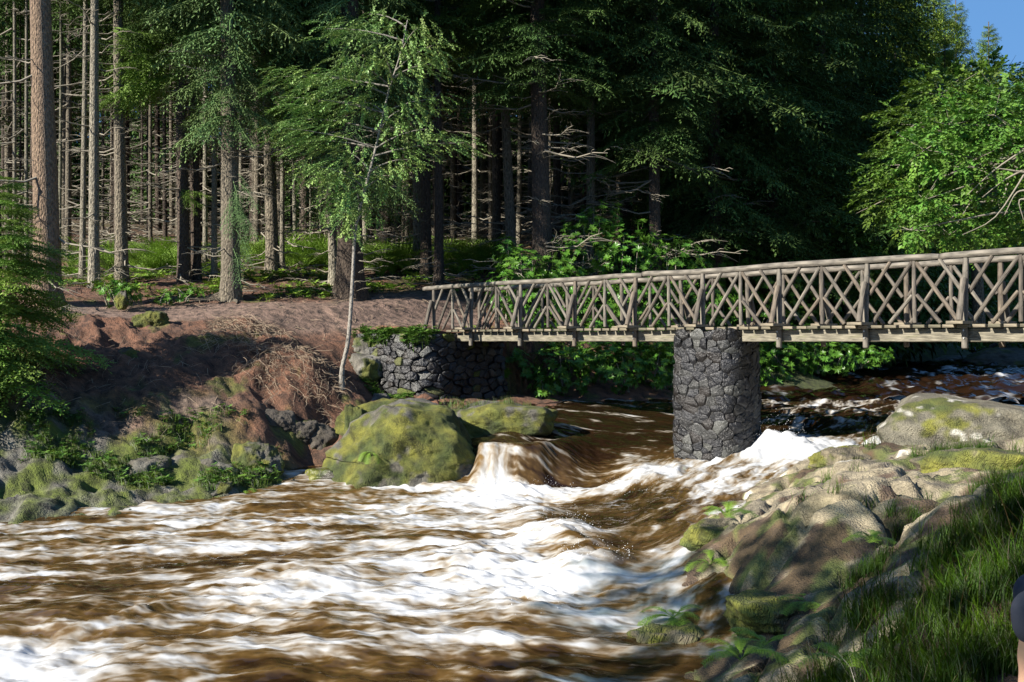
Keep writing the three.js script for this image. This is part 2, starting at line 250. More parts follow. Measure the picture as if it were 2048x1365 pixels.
const riverMap = tex(TW, TH, (u, v, i, j) => {
  const k = j * TW + i, m = foamM[k], n = foamN[k], dd = lerp(RD0, RD1, v), a = sstep(0.03, 1.0, 0.95 * foamA[k] + 0.75 * n + 0.25 * foamX[k]) * (1 - 0.85 * sstep(18.8, 20.5, dd));
  return mix3(mix3(mix3(peat, amber, a), thinC, sstep(0.28, 0.66, m)), foamC, sstep(0.5, 1.0, m));
});
const riverRough = tex(TW / 2, TH / 2, (u, v, i, j) => { const m = foamM[j * 2 * TW + i * 2]; return [0, 0.05 + 0.5 * m, 0]; }, false);
const riverBump = tex(TW / 2, TH / 2, (u, v, i, j) => { const x = lerp(RX0, RX1, u), d = lerp(RD0, RD1, v), m = foamM[j * 2 * TW + i * 2]; return 0.4 + 0.32 * m + 0.42 * foamX[j * 2 * TW + i * 2]; }, false);
for (const t of [riverMap, riverRough, riverBump]) t.wrapS = t.wrapT = THREE.ClampToEdgeWrapping;
const riverMat = std({ map: riverMap, roughnessMap: riverRough, roughness: 1, bumpMap: riverBump, bumpScale: 0.035, ior: 1.33 });
{
  const g = sheet(axis(RX0, -9, 0.07, 5, 0.045, RX1, 0.06), axis(RD0, 20, 0.06, RD1, 0.07), poolH, { uv: (x, d) => [(x - RX0) / (RX1 - RX0), (d - RD0) / (RD1 - RD0)], keep: (x, d) => (x < 3 + (d - 8) * 0.62) && (d < 20 || x > -2.5) });
  tag(put('river', g, riverMat), 'brown peaty river churning with white foam below the footbridge', 'river', null, 'structure');
}
// quieter water above the bridge, out to the far rapids
const farMap = tex(1024, 1024, (u, v) => { const x = lerp(-2, 62, u), d = lerp(27.4, 132, v); const s = stream(x * 0.7, d * 0.45, 0.5, 1.3, 4, 3) + 0.4 * streamR(x, d, 1.2, 2, 3, 11); const rap = sstep(62, 74, d); const m = sstep(0.46, 0.8, 0.18 + 0.5 * rap + 0.8 * s); return mix3(peat, foamC, m); });
const farRough = tex(512, 512, (u, v) => { const x = lerp(-2, 62, u), d = lerp(27.4, 132, v); const rap = sstep(62, 74, d); return [0, 0.09 + 0.4 * rap, 0]; }, false);
const farBump = tex(1024, 1024, (u, v) => 0.5 + 0.5 * pf(u, v, 90, 3, 60), false);
{
  const g = sheet(axis(-2, 30, 0.14, 62, 0.3), axis(27.4, 45, 0.14, 80, 0.3, 132, 1), (x, d) => poolH(x, d) + 0.16 * sstep(60, 72, d) * fbm(x * 1.1, d * 0.9, 4) + 0.36 * fbm(x * 0.9, d * 1.1, 3) + 0.1 * fbm(x * 2.4, d * 2.4, 2), { uv: (x, d) => [(x + 2) / 64, (d - 27.4) / 104.6], keep: (x, d) => x > (d - 24) * 0.52 - 3 && x < 8 + (d - 20) * 0.75 });
  tag(put('river', g, std({ map: farMap, roughnessMap: farRough, roughness: 1, bumpMap: farBump, bumpScale: 0.3, ior: 1.33 })), 'dark river reach above the bridge mirroring blue sky', 'river', null, 'structure');
}

// ---------------------------------------------------------------- left bank: wood floor, path and the slope down to the water
const bankPts = [
  [-14, 12, -3.7], [-8, 13.5, -3.7], [-4, 15, -3.7], [0, 16, -3.8], [1, 19, -3.7], [3, 21, -3.2], [5, 25, -2.8], [9, 29, -2.7], [14, 35, -2.7], [22, 46, -2.6], [32, 66, -2.5],
  L(-250, 1040, -3.12), L(0, 1018, -3.08), L(120, 1010, -3.06), L(250, 995, -3.06), L(400, 988, -3.05), L(550, 972, -3.05),
  C(-200, 900, 18.4), C(0, 900, 18.2), C(0, 820, 19.2), C(120, 930, 18.4), C(200, 880, 19.2), C(200, 800, 20.4), C(350, 910, 19.3), C(350, 800, 20.6), C(480, 900, 19.6), C(480, 830, 20.3),
  C(300, 720, 22), C(420, 720, 22), C(520, 780, 21.4), C(560, 700, 22.6), C(640, 760, 21.8), C(150, 720, 21.8), C(0, 740, 21), C(600, 830, 20.9), C(690, 800, 21.7), C(660, 850, 21.2), C(720, 850, 21.2), C(610, 905, 20.6), C(660, 915, 20.4),
  C(180, 640, 23.6), C(250, 648, 23.8), C(330, 670, 23.4), C(420, 655, 24), C(520, 648, 24.2), C(600, 660, 24), C(670, 680, 23.6), C(0, 640, 23.6),
  C(190, 618, 25.5), C(300, 615, 26), C(450, 608, 26.6), C(600, 612, 26.8), C(700, 630, 26), C(780, 640, 25.8), C(840, 648, 25.2), C(700, 600, 28.5), C(800, 600, 29), C(850, 585, 31), C(760, 580, 31),
  C(0, 590, 27.5), C(90, 580, 27.5), C(250, 560, 30), C(370, 566, 29.5), C(465, 598, 27.6), C(550, 550, 32), C(690, 590, 29), C(845, 556, 33), C(940, 545, 35), C(620, 530, 37), C(300, 535, 36), C(100, 545, 34), C(780, 530, 37), C(950, 515, 40),
  C(500, 500, 48), C(900, 500, 48), C(100, 500, 48), C(1200, 520, 40), C(1500, 530, 45), [-30, 28, 2.2], [-30, 22, 0.6], [-26, 50, 5], [0, 75, 8], [20, 75, 7], [40, 100, 9], [-25, 80, 8], [5, 110, 11],
  [0.9, 26, -1.6], [0.6, 28, -0.4], L(1300, 800, -2.3), [3.6, 29.5, -0.9], [4.5, 33, 0.3], L(1550, 768, -2.3), [9, 37.5, -0.6], [10, 42, 1.4], L(1700, 744, -2.2), [14.5, 48, -0.4], [15, 56, 2], L(1850, 706, -2), [30, 84, 0.5], [28, 92, 3]];
const bankY0 = tps(bankPts, 0.0006);
const abutOut = (u, w) => { // how far outside the abutment's masonry (metres, negative inside)
  const a = u + 0.62, b = w - 1.0; if (a < -0.6 || b < -0.6) return Math.max(a, b); return Math.hypot(a + 0.6, b + 0.6) - 0.6;
};
function bankH(x, d) {
  let y = bankY0(x, d);
  const [u, w] = toBridge(x, d), o = abutOut(u, w);
  if (u > -5.5 && w > -4.5 && w < 4 && u < 3) {
    const near = sstep(-4.5, -3, w) * sstep(4, 2, w) * sstep(3, 1.6, u);
    if (o > -0.12) { const low = lerp(-0.35, -1.75, sstep(-3.3, -1.5, u)) - 0.15 * Math.max(0, o); y = lerp(y, Math.min(y, low), near * sstep(-5.4, -2.6, u)); }
    else y = lerp(y, Math.max(-0.1, Math.min(y, -0.02 + Math.max(0, -o) * 0.04)), near * sstep(-5.0, -3.4, u));
  }
  const path = pathAt(x, d), steep = sstep(25, 23, d);
  const rough = (1 - 0.85 * path);
  y += rough * (0.16 * fbm(x * 0.45, d * 0.45, 3) + (0.1 + 0.24 * steep) * fbm(x * 1.3 + 5, d * 1.3, 5)) + 0.025 * fbm(x * 4.5, d * 4.5, 2);
  if (steep > 0) y += steep * 0.17 * ridge(x * 1.6, d * 1.6, 4) * rough;
  return y;
}
const pathLine = [C(150, 628, 25), C(300, 628, 25.2), C(450, 622, 25.8), C(600, 622, 26.2), C(720, 615, 27.4), C(800, 610, 28.2), C(840, 600, 29)].map((p) => [p[0], p[1]]);
function pathAt(x, d) { let m = 9; for (let i = 0; i < pathLine.length - 1; i++) { const [ax, ad] = pathLine[i], [bx, bd] = pathLine[i + 1], t = clamp(((x - ax) * (bx - ax) + (d - ad) * (bd - ad)) / ((bx - ax) ** 2 + (bd - ad) ** 2)); m = Math.min(m, Math.hypot(x - ax - t * (bx - ax), d - ad - t * (bd - ad))); } const w = lerp(0.9, 1.9, sstep(-5, -3, x)); return sstep(w + 0.5, w - 0.2, m + 0.35 * fbm(x, d, 3)); }
const soil = [0.085, 0.046, 0.03], litter = [0.21, 0.1, 0.058], gravel = [0.25, 0.175, 0.14], mossC = [0.1, 0.13, 0.018], stoneC = [0.15, 0.145, 0.125];
function bankC(x, d, y, ny) {
  let c = mix3(litter, soil, clamp(0.35 + 0.9 * fbm(x * 0.8, d * 0.8, 4)));
  c = mix3(c, gravel, pathAt(x, d) * 0.8);
  const m = fbm(x * 0.9 + 30, d * 0.9, 4) + 0.35 * fbm(x * 5, d * 5, 2);
  c = mix3(c, mossC, sstep(0.1, 0.3, m - 0.1) * (1 - pathAt(x, d)) * 0.75);
  const low = sstep(20.6, 19.2, d + 1.2 * fbm(x * 0.7, d * 0.7, 3));
  c = mix3(c, mix3(mossC, stoneC, sstep(-0.1, 0.25, fbm(x * 1.7, d * 1.7, 4))), low);
  if (d > 29) c = mix3(c, [0.09, 0.1, 0.025], sstep(29, 33, d) * sstep(-0.2, 0.2, fbm(x * 0.5, d * 0.5, 3)) * 0.7);
  if (x > 5 && d > 29) c = mix3(c, [0.06, 0.085, 0.02], sstep(5, 8, x) * 0.9);
  return c;
}
const bankMat = std({ vertexColors: true, map: litterMap, bumpMap: litterBump, bumpScale: 0.05, roughness: 0.95 });
tag(put('river_bank', sheet(axis(-45, -15, 1, -13, 0.3, 3.5, 0.075, 10, 0.3, 70, 1.2), axis(13, 17, 0.4, 25.5, 0.075, 34, 0.15, 60, 0.6, 140, 3), bankH, { uv: 1, col: bankC, keep: (x, d, y) => y > poolY(clamp(x, -14, 60), d) - 0.7 || x < -13 }), bankMat), 'red brown needle covered bank and wood floor with trodden path', 'bank', null, 'structure');

// ---------------------------------------------------------------- right bank: bare rock ledges beside the chute
const rockPts = [
  [-1, 7, -3.9], [0.2, 9, -3.8], [0.8, 12, -3.8], [1.6, 14, -3.5], [3, 16.5, -3.2], [4.5, 18.6, -2.9], [7, 21, -2.8], [9, 23, -2.8], [12, 26, -2.8], [18, 38, -2.7], [26, 54, -2.6],
  L(1235, 1365, -3.3), L(1285, 1330, -3.2), C(1330, 1290, 9.6), C(1352, 1200, 10.9), C(1362, 1130, 12.2), C(1420, 1062, 12.7), C(1470, 1020, 13.2), C(1560, 985, 13.8), C(1640, 950, 15),
  C(1395, 1120, 11.7), C(1385, 1180, 11.1), C(1420, 1160, 11.2), C(1400, 1250, 10.2), C(1340, 1350, 9.0), C(1500, 1050, 11.6), C(1600, 1000, 11.6), C(1700, 950, 12.2), C(1650, 970, 11.6), C(1800, 940, 11.8), C(1900, 950, 11), C(1750, 1030, 10), C(1880, 1040, 9), C(1960, 1020, 8.8), C(1650, 1060, 10), C(1550, 1090, 10.4),
  C(1450, 1110, 11.3), C(1450, 1180, 10.9), C(1560, 1150, 10.2), C(1560, 1205, 9.6), C(1500, 1240, 9.7), C(1680, 1110, 9.7), C(1690, 1180, 9.4), C(1800, 1115, 8.7), C(1900, 1110, 8.0), C(1450, 1310, 8.7), C(1560, 1270, 8.3), C(1700, 1225, 7.5), C(1800, 1190, 7.1), C(1400, 1365, 8.3), C(1550, 1365, 7.1), C(1700, 1365, 6), C(1850, 1365, 5.2), C(2000, 1365, 4.6), C(1950, 1250, 5.4), C(2048, 1150, 6), C(2048, 1050, 7.3), C(2048, 950, 10), C(1980, 1180, 6.2),
  C(1640, 925, 15), C(1700, 905, 15.4), C(1740, 925, 14.2), C(1760, 905, 16.4), C(1900, 920, 12.8), C(2048, 905, 12),
  [5.8, 18.6, -2.6], C(1800, 900, 16.6), C(1870, 880, 17), C(1830, 905, 15.2), C(1900, 895, 15), C(1960, 880, 16.6), C(2048, 860, 16.6), C(2000, 890, 14.4), C(2100, 860, 14.5), [9.9, 20, -2.6], [8.6, 19.2, -2.3], [11.2, 19.6, -2.0], [13.4, 19.5, -0.7], [12.5, 22, -2.5], [13.8, 25, -2.5], [16.8, 30, -2.4], [21.2, 38, -2.4], [25.5, 46, -2.3], [16.5, 25, -0.4], [12, 16, -0.3],
  [8, 12, -0.9], [7, 9.5, -1.0], [5, 7, -1.2], [3.6, 4.5, -1.35], [5, 4, -1.1], [1.5, 3, -1.6], [-1, 4.5, -3.1], [0.5, 3, -1.9], [8, 5, -0.7], [18, 20, 1.5], [20, 30, 0.4], [27, 40, 0.8], [31.5, 52, -0.8], [36, 50, 2], [38, 64, 0.5], [44, 66, 3], [60, 90, 4], [30, 20, 4], [50, 60, 6]];
const rockY0 = tps(rockPts, 0.0006);
// bedrock split into tilted, stepped blocks by joints
function slabs(x, d) {
  let wx = x + 0.3 * fbm(x * 0.9 + 5, d * 0.9, 3), wd = d * 0.8 + 0.3 * fbm(x * 0.9, d * 0.9 + 7, 3), s = 0;
  for (const [k, h] of [[0.75, 0.2], [1.9, 0.04]]) {
    const X = wx * k + wd * 0.35 * k, D = wd * k - wx * 0.2 * k, ix = Math.floor(X), iy = Math.floor(D); let f1 = 9, f2 = 9, id = 0, ox = 0, oy = 0;
    for (let j = -1; j <= 1; j++) for (let i = -1; i <= 1; i++) { const q = HN[(HN[(ix + i) & 255] + iy + j) & 255], px = ix + i + (q & 15) / 15, py = iy + j + (q >> 4) / 15, e = Math.hypot(X - px, D - py); if (e < f1) { f2 = f1; f1 = e; id = q; ox = X - px; oy = D - py; } else if (e < f2) f2 = e; }
    s += h * ((HN[id] / 255 - 0.5) + 0.5 * (HN[(id + 50) & 255] / 255 - 0.5) * ox + 0.5 * (HN[(id + 99) & 255] / 255 - 0.5) * oy) - h * 0.55 * sstep(0.1, 0.0, f2 - f1);
  }
  return s;
}
function rockH(x, d) {
  const near = sstep(26, 18, d);
  const wx = x + 0.25 * fbm(x * 0.8, d * 0.8, 2), wd = d + 0.25 * fbm(x * 0.8 + 9, d * 0.8, 2);
  let y = rockY0(x, d) + 0.08 * fbm(x * 0.6, d * 0.6, 3);
  const cr = ridge(wx * 0.55 + wd * 0.3 + 3, wd * 0.9 - wx * 0.2, 2);
  y += near * (0.13 * fbm(x * 1.1, d * 1.1, 5) + 0.06 * fbm(x * 2.3 + 4, d * 2.3, 4) + slabs(x, d) - 0.2 * sstep(0.5, 0.66, cr) + 0.1 * (Math.round(3.2 * (0.5 + fbm(x * 0.55 + 2, d * 0.75, 2))) / 3.2 - 0.5) + 0.022 * fbm(x * 7, d * 7, 3));
  return y;
}
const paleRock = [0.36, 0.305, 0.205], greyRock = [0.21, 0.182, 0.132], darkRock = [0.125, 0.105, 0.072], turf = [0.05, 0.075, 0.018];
const grassAt = (x, d) => { const px = 1024 + x / d * F; let g = 0; for (const [a, b, r] of grassSpots) g = Math.max(g, 1 - Math.hypot(x - a, d - b) / r); return g + 0.3 * fbm(x * 1.4, d * 1.4, 3); };
const grassSpots = [[2.35, 4.9, 1.0], [1.7, 6.0, 0.45], [2.75, 6.1, 0.6], [3.45, 7.2, 0.6], [3.3, 5.4, 1.0], [5.0, 9.7, 0.6], [4.6, 8.7, 0.5], [1.3, 6.7, 0.35], [2.6, 7.3, 0.3], [3.25, 8.9, 0.28], [5.55, 12.9, 0.32], [6.1, 13.1, 0.3], [4.3, 6.2, 1.0], [5.9, 10.6, 0.5], [3.9, 9.9, 0.22], [6, 8, 1.4], [5.2, 4.5, 1.6], [4.15, 8.0, 0.35]];
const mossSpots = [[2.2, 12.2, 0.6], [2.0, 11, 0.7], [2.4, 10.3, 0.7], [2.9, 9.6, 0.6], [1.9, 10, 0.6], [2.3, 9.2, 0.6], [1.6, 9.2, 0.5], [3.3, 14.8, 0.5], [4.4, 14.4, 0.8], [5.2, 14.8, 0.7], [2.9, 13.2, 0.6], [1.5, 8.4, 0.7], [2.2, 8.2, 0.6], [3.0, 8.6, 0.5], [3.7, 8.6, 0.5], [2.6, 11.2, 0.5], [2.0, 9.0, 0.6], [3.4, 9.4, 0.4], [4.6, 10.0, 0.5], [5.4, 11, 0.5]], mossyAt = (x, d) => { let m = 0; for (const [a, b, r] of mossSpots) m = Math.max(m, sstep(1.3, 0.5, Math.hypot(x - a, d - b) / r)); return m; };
function rockC(x, d, y, ny) {
  const n = fbm(x * 0.7, d * 0.7, 4), n1 = fbm(x * 3 + 7, d * 3, 4);
  let c = mix3(paleRock, greyRock, sstep(-0.25, 0.3, n + 0.3 * n1));
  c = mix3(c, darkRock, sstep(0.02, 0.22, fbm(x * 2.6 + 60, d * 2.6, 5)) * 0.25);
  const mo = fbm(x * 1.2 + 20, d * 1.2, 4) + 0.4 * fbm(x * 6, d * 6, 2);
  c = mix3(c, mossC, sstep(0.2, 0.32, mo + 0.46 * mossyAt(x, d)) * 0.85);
  const li = fbm(x * 2.6 + 90, d * 2.6, 3); c = mix3(c, [0.6, 0.58, 0.52], sstep(0.3, 0.35, li) * sstep(12.0, 13, d) * sstep(22, 18, d));
  const g = grassAt(x, d); c = mix3(c, mix3(turf, soil, clamp(0.5 + n1)), sstep(0.02, 0.2, g));
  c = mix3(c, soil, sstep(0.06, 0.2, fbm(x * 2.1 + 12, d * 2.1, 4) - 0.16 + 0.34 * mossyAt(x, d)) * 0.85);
  c = mix3(c, soil, sstep(0.3, 0.5, 0.5 * fbm(x * 2.4 + 44, d * 2.4, 4) + 0.75 * sstep(1.3, 0.3, Math.hypot(x - 2.5, d - 4.7))));      // bare earth between the grass
  if (d > 24) c = mix3(c, turf, sstep(24, 30, d) * 0.8);
  return c;
}
const rockMat = std({ vertexColors: true, map: rockMap, bumpMap: rockBump, bumpScale: 0.06, roughness: 0.85 });
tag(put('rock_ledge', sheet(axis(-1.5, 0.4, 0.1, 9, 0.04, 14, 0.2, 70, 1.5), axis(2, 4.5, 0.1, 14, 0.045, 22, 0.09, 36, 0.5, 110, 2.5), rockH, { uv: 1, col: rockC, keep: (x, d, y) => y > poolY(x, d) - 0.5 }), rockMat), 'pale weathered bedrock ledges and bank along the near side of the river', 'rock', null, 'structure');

// ---------------------------------------------------------------- footbridge of round logs
const woodTones = [[0.14, 0.124, 0.103], [0.18, 0.165, 0.14], [0.105, 0.091, 0.075], [0.15, 0.124, 0.096]].map((c) => { const m = std({ map: woodMap, bumpMap: woodBump, bumpScale: 0.012, roughness: 0.8 }); m.color.setRGB(...c); return m; });
const beamMat = std({ map: woodMap, bumpMap: woodBump, bumpScale: 0.012, roughness: 0.82 }); beamMat.color.setRGB(0.21, 0.195, 0.15);
const plankMats = [[0.19, 0.17, 0.12], [0.23, 0.205, 0.145], [0.15, 0.14, 0.095], [0.28, 0.245, 0.18]].map((c) => { const m = std({ map: woodMap, bumpMap: woodBump, bumpScale: 0.01, roughness: 0.85 }); m.color.setRGB(...c); return m; });
const boltMat = std({ color: 0x9a9a96, metalness: 0.9, roughness: 0.4 });
const br = rng(11);
function logGeo(a, b, r0, r1 = r0, sides = 9, segs = 5) {
  const pts = [], rr = [], n = a.distanceTo(b), ph = br() * 9;
  const side = new THREE.Vector3().subVectors(b, a).normalize().cross(V(0.3, 0.2, 1)).normalize();
  const ks = [0, Math.min(0.02, 0.12 / n)]; for (let k = 1; k < segs; k++) ks.push(k / segs); ks.push(1 - Math.min(0.02, 0.12 / n), 1);
  ks.forEach((t, k) => { const p = a.clone().lerp(b, t); p.addScaledVector(side, 0.012 * Math.min(n, 2) * n2(ph + t * n * 0.8, ph)); pts.push(p); rr.push(lerp(r0, r1, t) * (k === 0 || k === ks.length - 1 ? 0.82 : 1) * (1 + 0.06 * n2(ph + t * n * 2, 3))); });
  return new Soup().tube(pts, (k, t) => rr[k] * (1 + 0.05 * n2(ph + 2 * Math.cos(t), ph + 2 * Math.sin(t))), sides, Math.max(0.3, Math.round(r0 * 6 * 10) / 10)).geo();
}
function chamferBox(w, h, d, c = 0.008) { const s = new THREE.Shape(); s.moveTo(-w / 2, -h / 2); s.lineTo(w / 2, -h / 2); s.lineTo(w / 2, h / 2); s.lineTo(-w / 2, h / 2); s.closePath(); const g = new THREE.ExtrudeGeometry(s, { depth: d - 2 * c, bevelEnabled: true, bevelThickness: c, bevelSize: c, bevelOffset: -c, bevelSegments: 1, steps: 1 }); g.translate(0, 0, -(d - 2 * c) / 2); if (w > h * 3) { const t = g.attributes.uv; for (let i = 0; i < t.count; i++) t.setXY(i, t.getY(i) * 2, t.getX(i)); } return g; }
const bridge = group('footbridge', BX, -0.058, -BD);
bridge.rotation.set(0, BANG, 0.0093, 'YXZ');
tag(bridge, 'rustic log footbridge with lattice railings and plank deck crossing the river', 'bridge');
const KN = 10, railY = (k) => 1.07 + 0.0065 * k, FZ = -1.6;
for (const z of [0, FZ]) {
  const out = z ? -1 : 1;                                         // outward on this side
  let from = -1.1; const stops = z ? [2.55, 6.1, KN] : [3.1, 6.75, KN];
  for (const to of stops) { put('rail', logGeo(V(from * BAY, railY(from) + 0.004 * br(), z), V(to * BAY, railY(to), z), 0.056, 0.054, 12, 10), woodTones[1], bridge); from = to; }
  for (const [b0, b1] of [[-0.42, 2.98], [3.0, 6.98], [7.0, KN]]) { const g = chamferBox((b1 - b0) * BAY, 0.215, 0.13, 0.012); g.translate((b0 + b1) / 2 * BAY, -0.175, z - out * 0.07); put('beam', g, beamMat, bridge); }
  for (let k = -1; k < KN; k++) {
    const kk = k === -1 ? -0.86 : k, u = kk * BAY, top = railY(kk) - 0.05, low = k === -1 ? -0.05 : -0.4, zz = z + out * 0.055;
    if (k >= 0) { put('post', logGeo(V(u, low, zz), V(u + 0.02 * (br() - 0.5), top, z + out * 0.01), 0.052, 0.046), woodTones[Math.floor(br() * 4)], bridge); }
    else put('post', logGeo(V(u, low, z), V(u, top, z), 0.05, 0.046), woodTones[0], bridge);
    // slanting outer prop on its outrigger board
    const pr = new Soup(), o1 = out * 0.33; 
    put('prop', logGeo(V(u + 0.01, k === -1 ? -0.02 : 0.05, z + o1), V(u, 0.74, zz + out * 0.02), 0.05, 0.05, 10, 4), woodTones[Math.floor(br() * 4)], bridge);
    if (k >= 0) {
      const g = chamferBox(0.26, 0.05, 0.62, 0.006); g.translate(u - 0.02, 0.028, z + out * 0.14); put('outrigger', g, plankMats[3], bridge);
      if (!z) for (const by of [-0.1, -0.22]) { const b = new THREE.CylinderGeometry(0.014, 0.014, 0.012, 6); b.rotateX(Math.PI / 2); b.translate(u, by, zz + 0.056); put('bolt', b, boltMat, bridge); }
    }
    if (k === KN - 1) continue;
    const k2 = k + 1, um = (kk + k2) / 2 * BAY, u2 = k2 * BAY, q = (um - u), bot = 0.02, tp = railY((kk + k2) / 2) - 0.05, mid = 0.5;
    put('middle_post', logGeo(V(um, bot, z), V(um, tp, z), 0.036, 0.034), woodTones[Math.floor(br() * 4)], bridge);
    for (const s of [-1, 1]) {
      const uo = s < 0 ? u : u2, j = () => 0.02 * (br() - 0.5), dz = out * (s > 0 ? 0.03 : -0.03);
      put('brace', logGeo(V(uo - s * 0.09 + j(), bot, z + dz), V(um + s * 0.035, tp - 0.02 + j(), z), 0.036, 0.033), woodTones[Math.floor(br() * 4)], bridge);
      put('brace', logGeo(V(uo - s * 0.05, mid + 0.02 + j(), z), V(um + s * q * 0.5 + j(), tp + 0.01, z), 0.035, 0.033), woodTones[Math.floor(br() * 4)], bridge);
      put('brace', logGeo(V(um + s * q * 0.52 + j(), bot, z), V(um + s * 0.035, mid + j(), z), 0.034, 0.032), woodTones[Math.floor(br() * 4)], bridge);
    }
  }
}
{
  const g = [0, 1, 2].map((i) => chamferBox(0.185 + 0.006 * i, 0.05, 1.9, 0.007));
  for (let u = -0.7, i = 0; u < KN * BAY; u += 0.236, i++) { const m = put('plank', g[i % 3], plankMats[Math.floor(br() * 4)], bridge); m.position.set(u + 0.012 * (br() - 0.5), -0.03 + 0.004 * br(), -0.8 + 0.05 * (br() - 0.5)); m.rotation.y = 0.012 * (br() - 0.5); }
}

// ---------------------------------------------------------------- rough masonry: every stone a piece of its own on a curved face
const stoneTones = [[0.018, 0.019, 0.023], [0.027, 0.0275, 0.031], [0.014, 0.0145, 0.018], [0.045, 0.046, 0.046], [0.023, 0.02, 0.019], [0.08, 0.082, 0.078], [0.017, 0.017, 0.0175], [0.021, 0.022, 0.026]].map((c) => { const m = std({ map: rockMap, bumpMap: rockBump, bumpScale: 0.04, roughness: 0.42 }); m.color.setRGB(...c); return m; });
const mossyStone = [[0.14, 0.15, 0.06], [0.12, 0.15, 0.03]].map((c) => { const m = std({ map: rockMap, bumpMap: fuzzBump, bumpScale: 0.05, roughness: 0.95 }); m.color.setRGB(...c); return m; });
const mortar = std({ map: rockMap, bumpMap: rockBump, bumpScale: 0.04, roughness: 0.95 }); mortar.color.setRGB(0.045, 0.043, 0.04);
// face(s, h) -> {p, n}; lays irregular stones over s in [0, S], h in [h0, h1]
function masonry(parent, S, h0, h1, face, { w = 0.27, h = 0.17, seed = 1, proud = 0.05, mossy = () => 0, skip = () => false, closed = false } = {}) {
  const r = rng(seed), seeds = [], rows = Math.round((h1 - h0) / h);
  for (let j = -1; j <= rows; j++) { const cols = Math.round(S / (w * (0.55 + 1.15 * r()))), sh = r(); for (let i = -1; i <= cols; i++) seeds.push([(i + sh + 0.85 * (r() - 0.5)) * S / cols, h0 + (j + 0.5 + 0.8 * (r() - 0.5)) * (h1 - h0) / rows]); }
  const ax = w / h * 0.85;                                          // stones lie flat: squeeze s while cutting cells
  for (const a of seeds) {
    if (a[0] < 0 || a[0] > S || a[1] < h0 || a[1] > h1 || skip(a[0], a[1])) continue;
    let poly = [[Math.max(0, a[0] - w * 1.3), Math.max(h0, a[1] - h * 1.4)], [Math.min(S, a[0] + w * 1.3), Math.max(h0, a[1] - h * 1.4)], [Math.min(S, a[0] + w * 1.3), Math.min(h1, a[1] + h * 1.4)], [Math.max(0, a[0] - w * 1.3), Math.min(h1, a[1] + h * 1.4)]];
    for (const b of seeds) {
      if (b === a || Math.abs(b[0] - a[0]) > w * 3 || Math.abs(b[1] - a[1]) > h * 3.2) continue;
      const nx = (b[0] - a[0]) / ax / ax, ny = b[1] - a[1], mx = (a[0] + b[0]) / 2, my = (a[1] + b[1]) / 2, out = [], f = (p) => (p[0] - mx) * nx + (p[1] - my) * ny;
      for (let i = 0; i < poly.length; i++) { const p = poly[i], q = poly[(i + 1) % poly.length], fp = f(p), fq = f(q); if (fp <= 0) out.push(p); if ((fp < 0 && fq > 0) || (fp > 0 && fq < 0)) { const t = fp / (fp - fq); out.push([lerp(p[0], q[0], t), lerp(p[1], q[1], t)]); } }
      poly = out; if (poly.length < 3) break;
    }
    if (poly.length < 3) continue;
    const cx = poly.reduce((s, p) => s + p[0], 0) / poly.length, cy = poly.reduce((s, p) => s + p[1], 0) / poly.length;
    const ring = []; for (let i = 0; i < poly.length; i++) { const p = poly[i], q = poly[(i + 1) % poly.length]; ring.push([lerp(p[0], q[0], 0.12), lerp(p[1], q[1], 0.12)]); if (Math.hypot(q[0] - p[0], q[1] - p[1]) > 0.07) ring.push([lerp(p[0], q[0], 0.5), lerp(p[1], q[1], 0.5)]); ring.push([lerp(p[0], q[0], 0.88), lerp(p[1], q[1], 0.88)]); }
    const hgt = proud * (0.25 + 1.0 * r()), tiltS = 1.1 * (r() - 0.5), tiltH = 0.9 * (r() - 0.5), so = new Soup();
    const lay = (list, k, dz, wob) => list.map(([s, y]) => { const ds = cx + (s - cx) * k, dy = cy + (y - cy) * k, F0 = face(ds, dy), e = dz + (dz > 0 ? (ds - cx) * tiltS * 0.5 + (dy - cy) * tiltH * 0.5 + wob * (r() - 0.5) : 0); return so.v(F0.p.x + F0.n.x * e, F0.p.y + F0.n.y * e, F0.p.z + F0.n.z * e, 0, 0, 0, ds, dy); });
    const gap = 1 - 0.011 / Math.max(0.05, Math.min(0.2, Math.hypot(poly[0][0] - cx, poly[0][1] - cy)));
    const R0 = lay(ring, gap, -0.03, 0), R1 = lay(ring, gap * 0.99, hgt * 0.62, 0.02), R2 = lay(ring, 0.9, hgt, 0.03), R3 = lay(ring, 0.5, hgt * 1.0, 0.045), mid = lay([[cx, cy]], 1, hgt * 1.06, 0.02)[0], m = ring.length;
    for (let i = 0; i < m; i++) { const n = (i + 1) % m; for (const [A, B] of [[R0, R1], [R1, R2], [R2, R3]]) so.i.push(A[i], A[n], B[i], A[n], B[n], B[i]); so.i.push(R3[i], R3[n], mid); }
    const g = so.geo(); g.computeVertexNormals();
    const mo = mossy(a[0], a[1]);
    put('stone', g, r() < mo ? mossyStone[Math.floor(r() * 2)] : stoneTones[Math.floor(r() * stoneTones.length)], parent);
  }
}
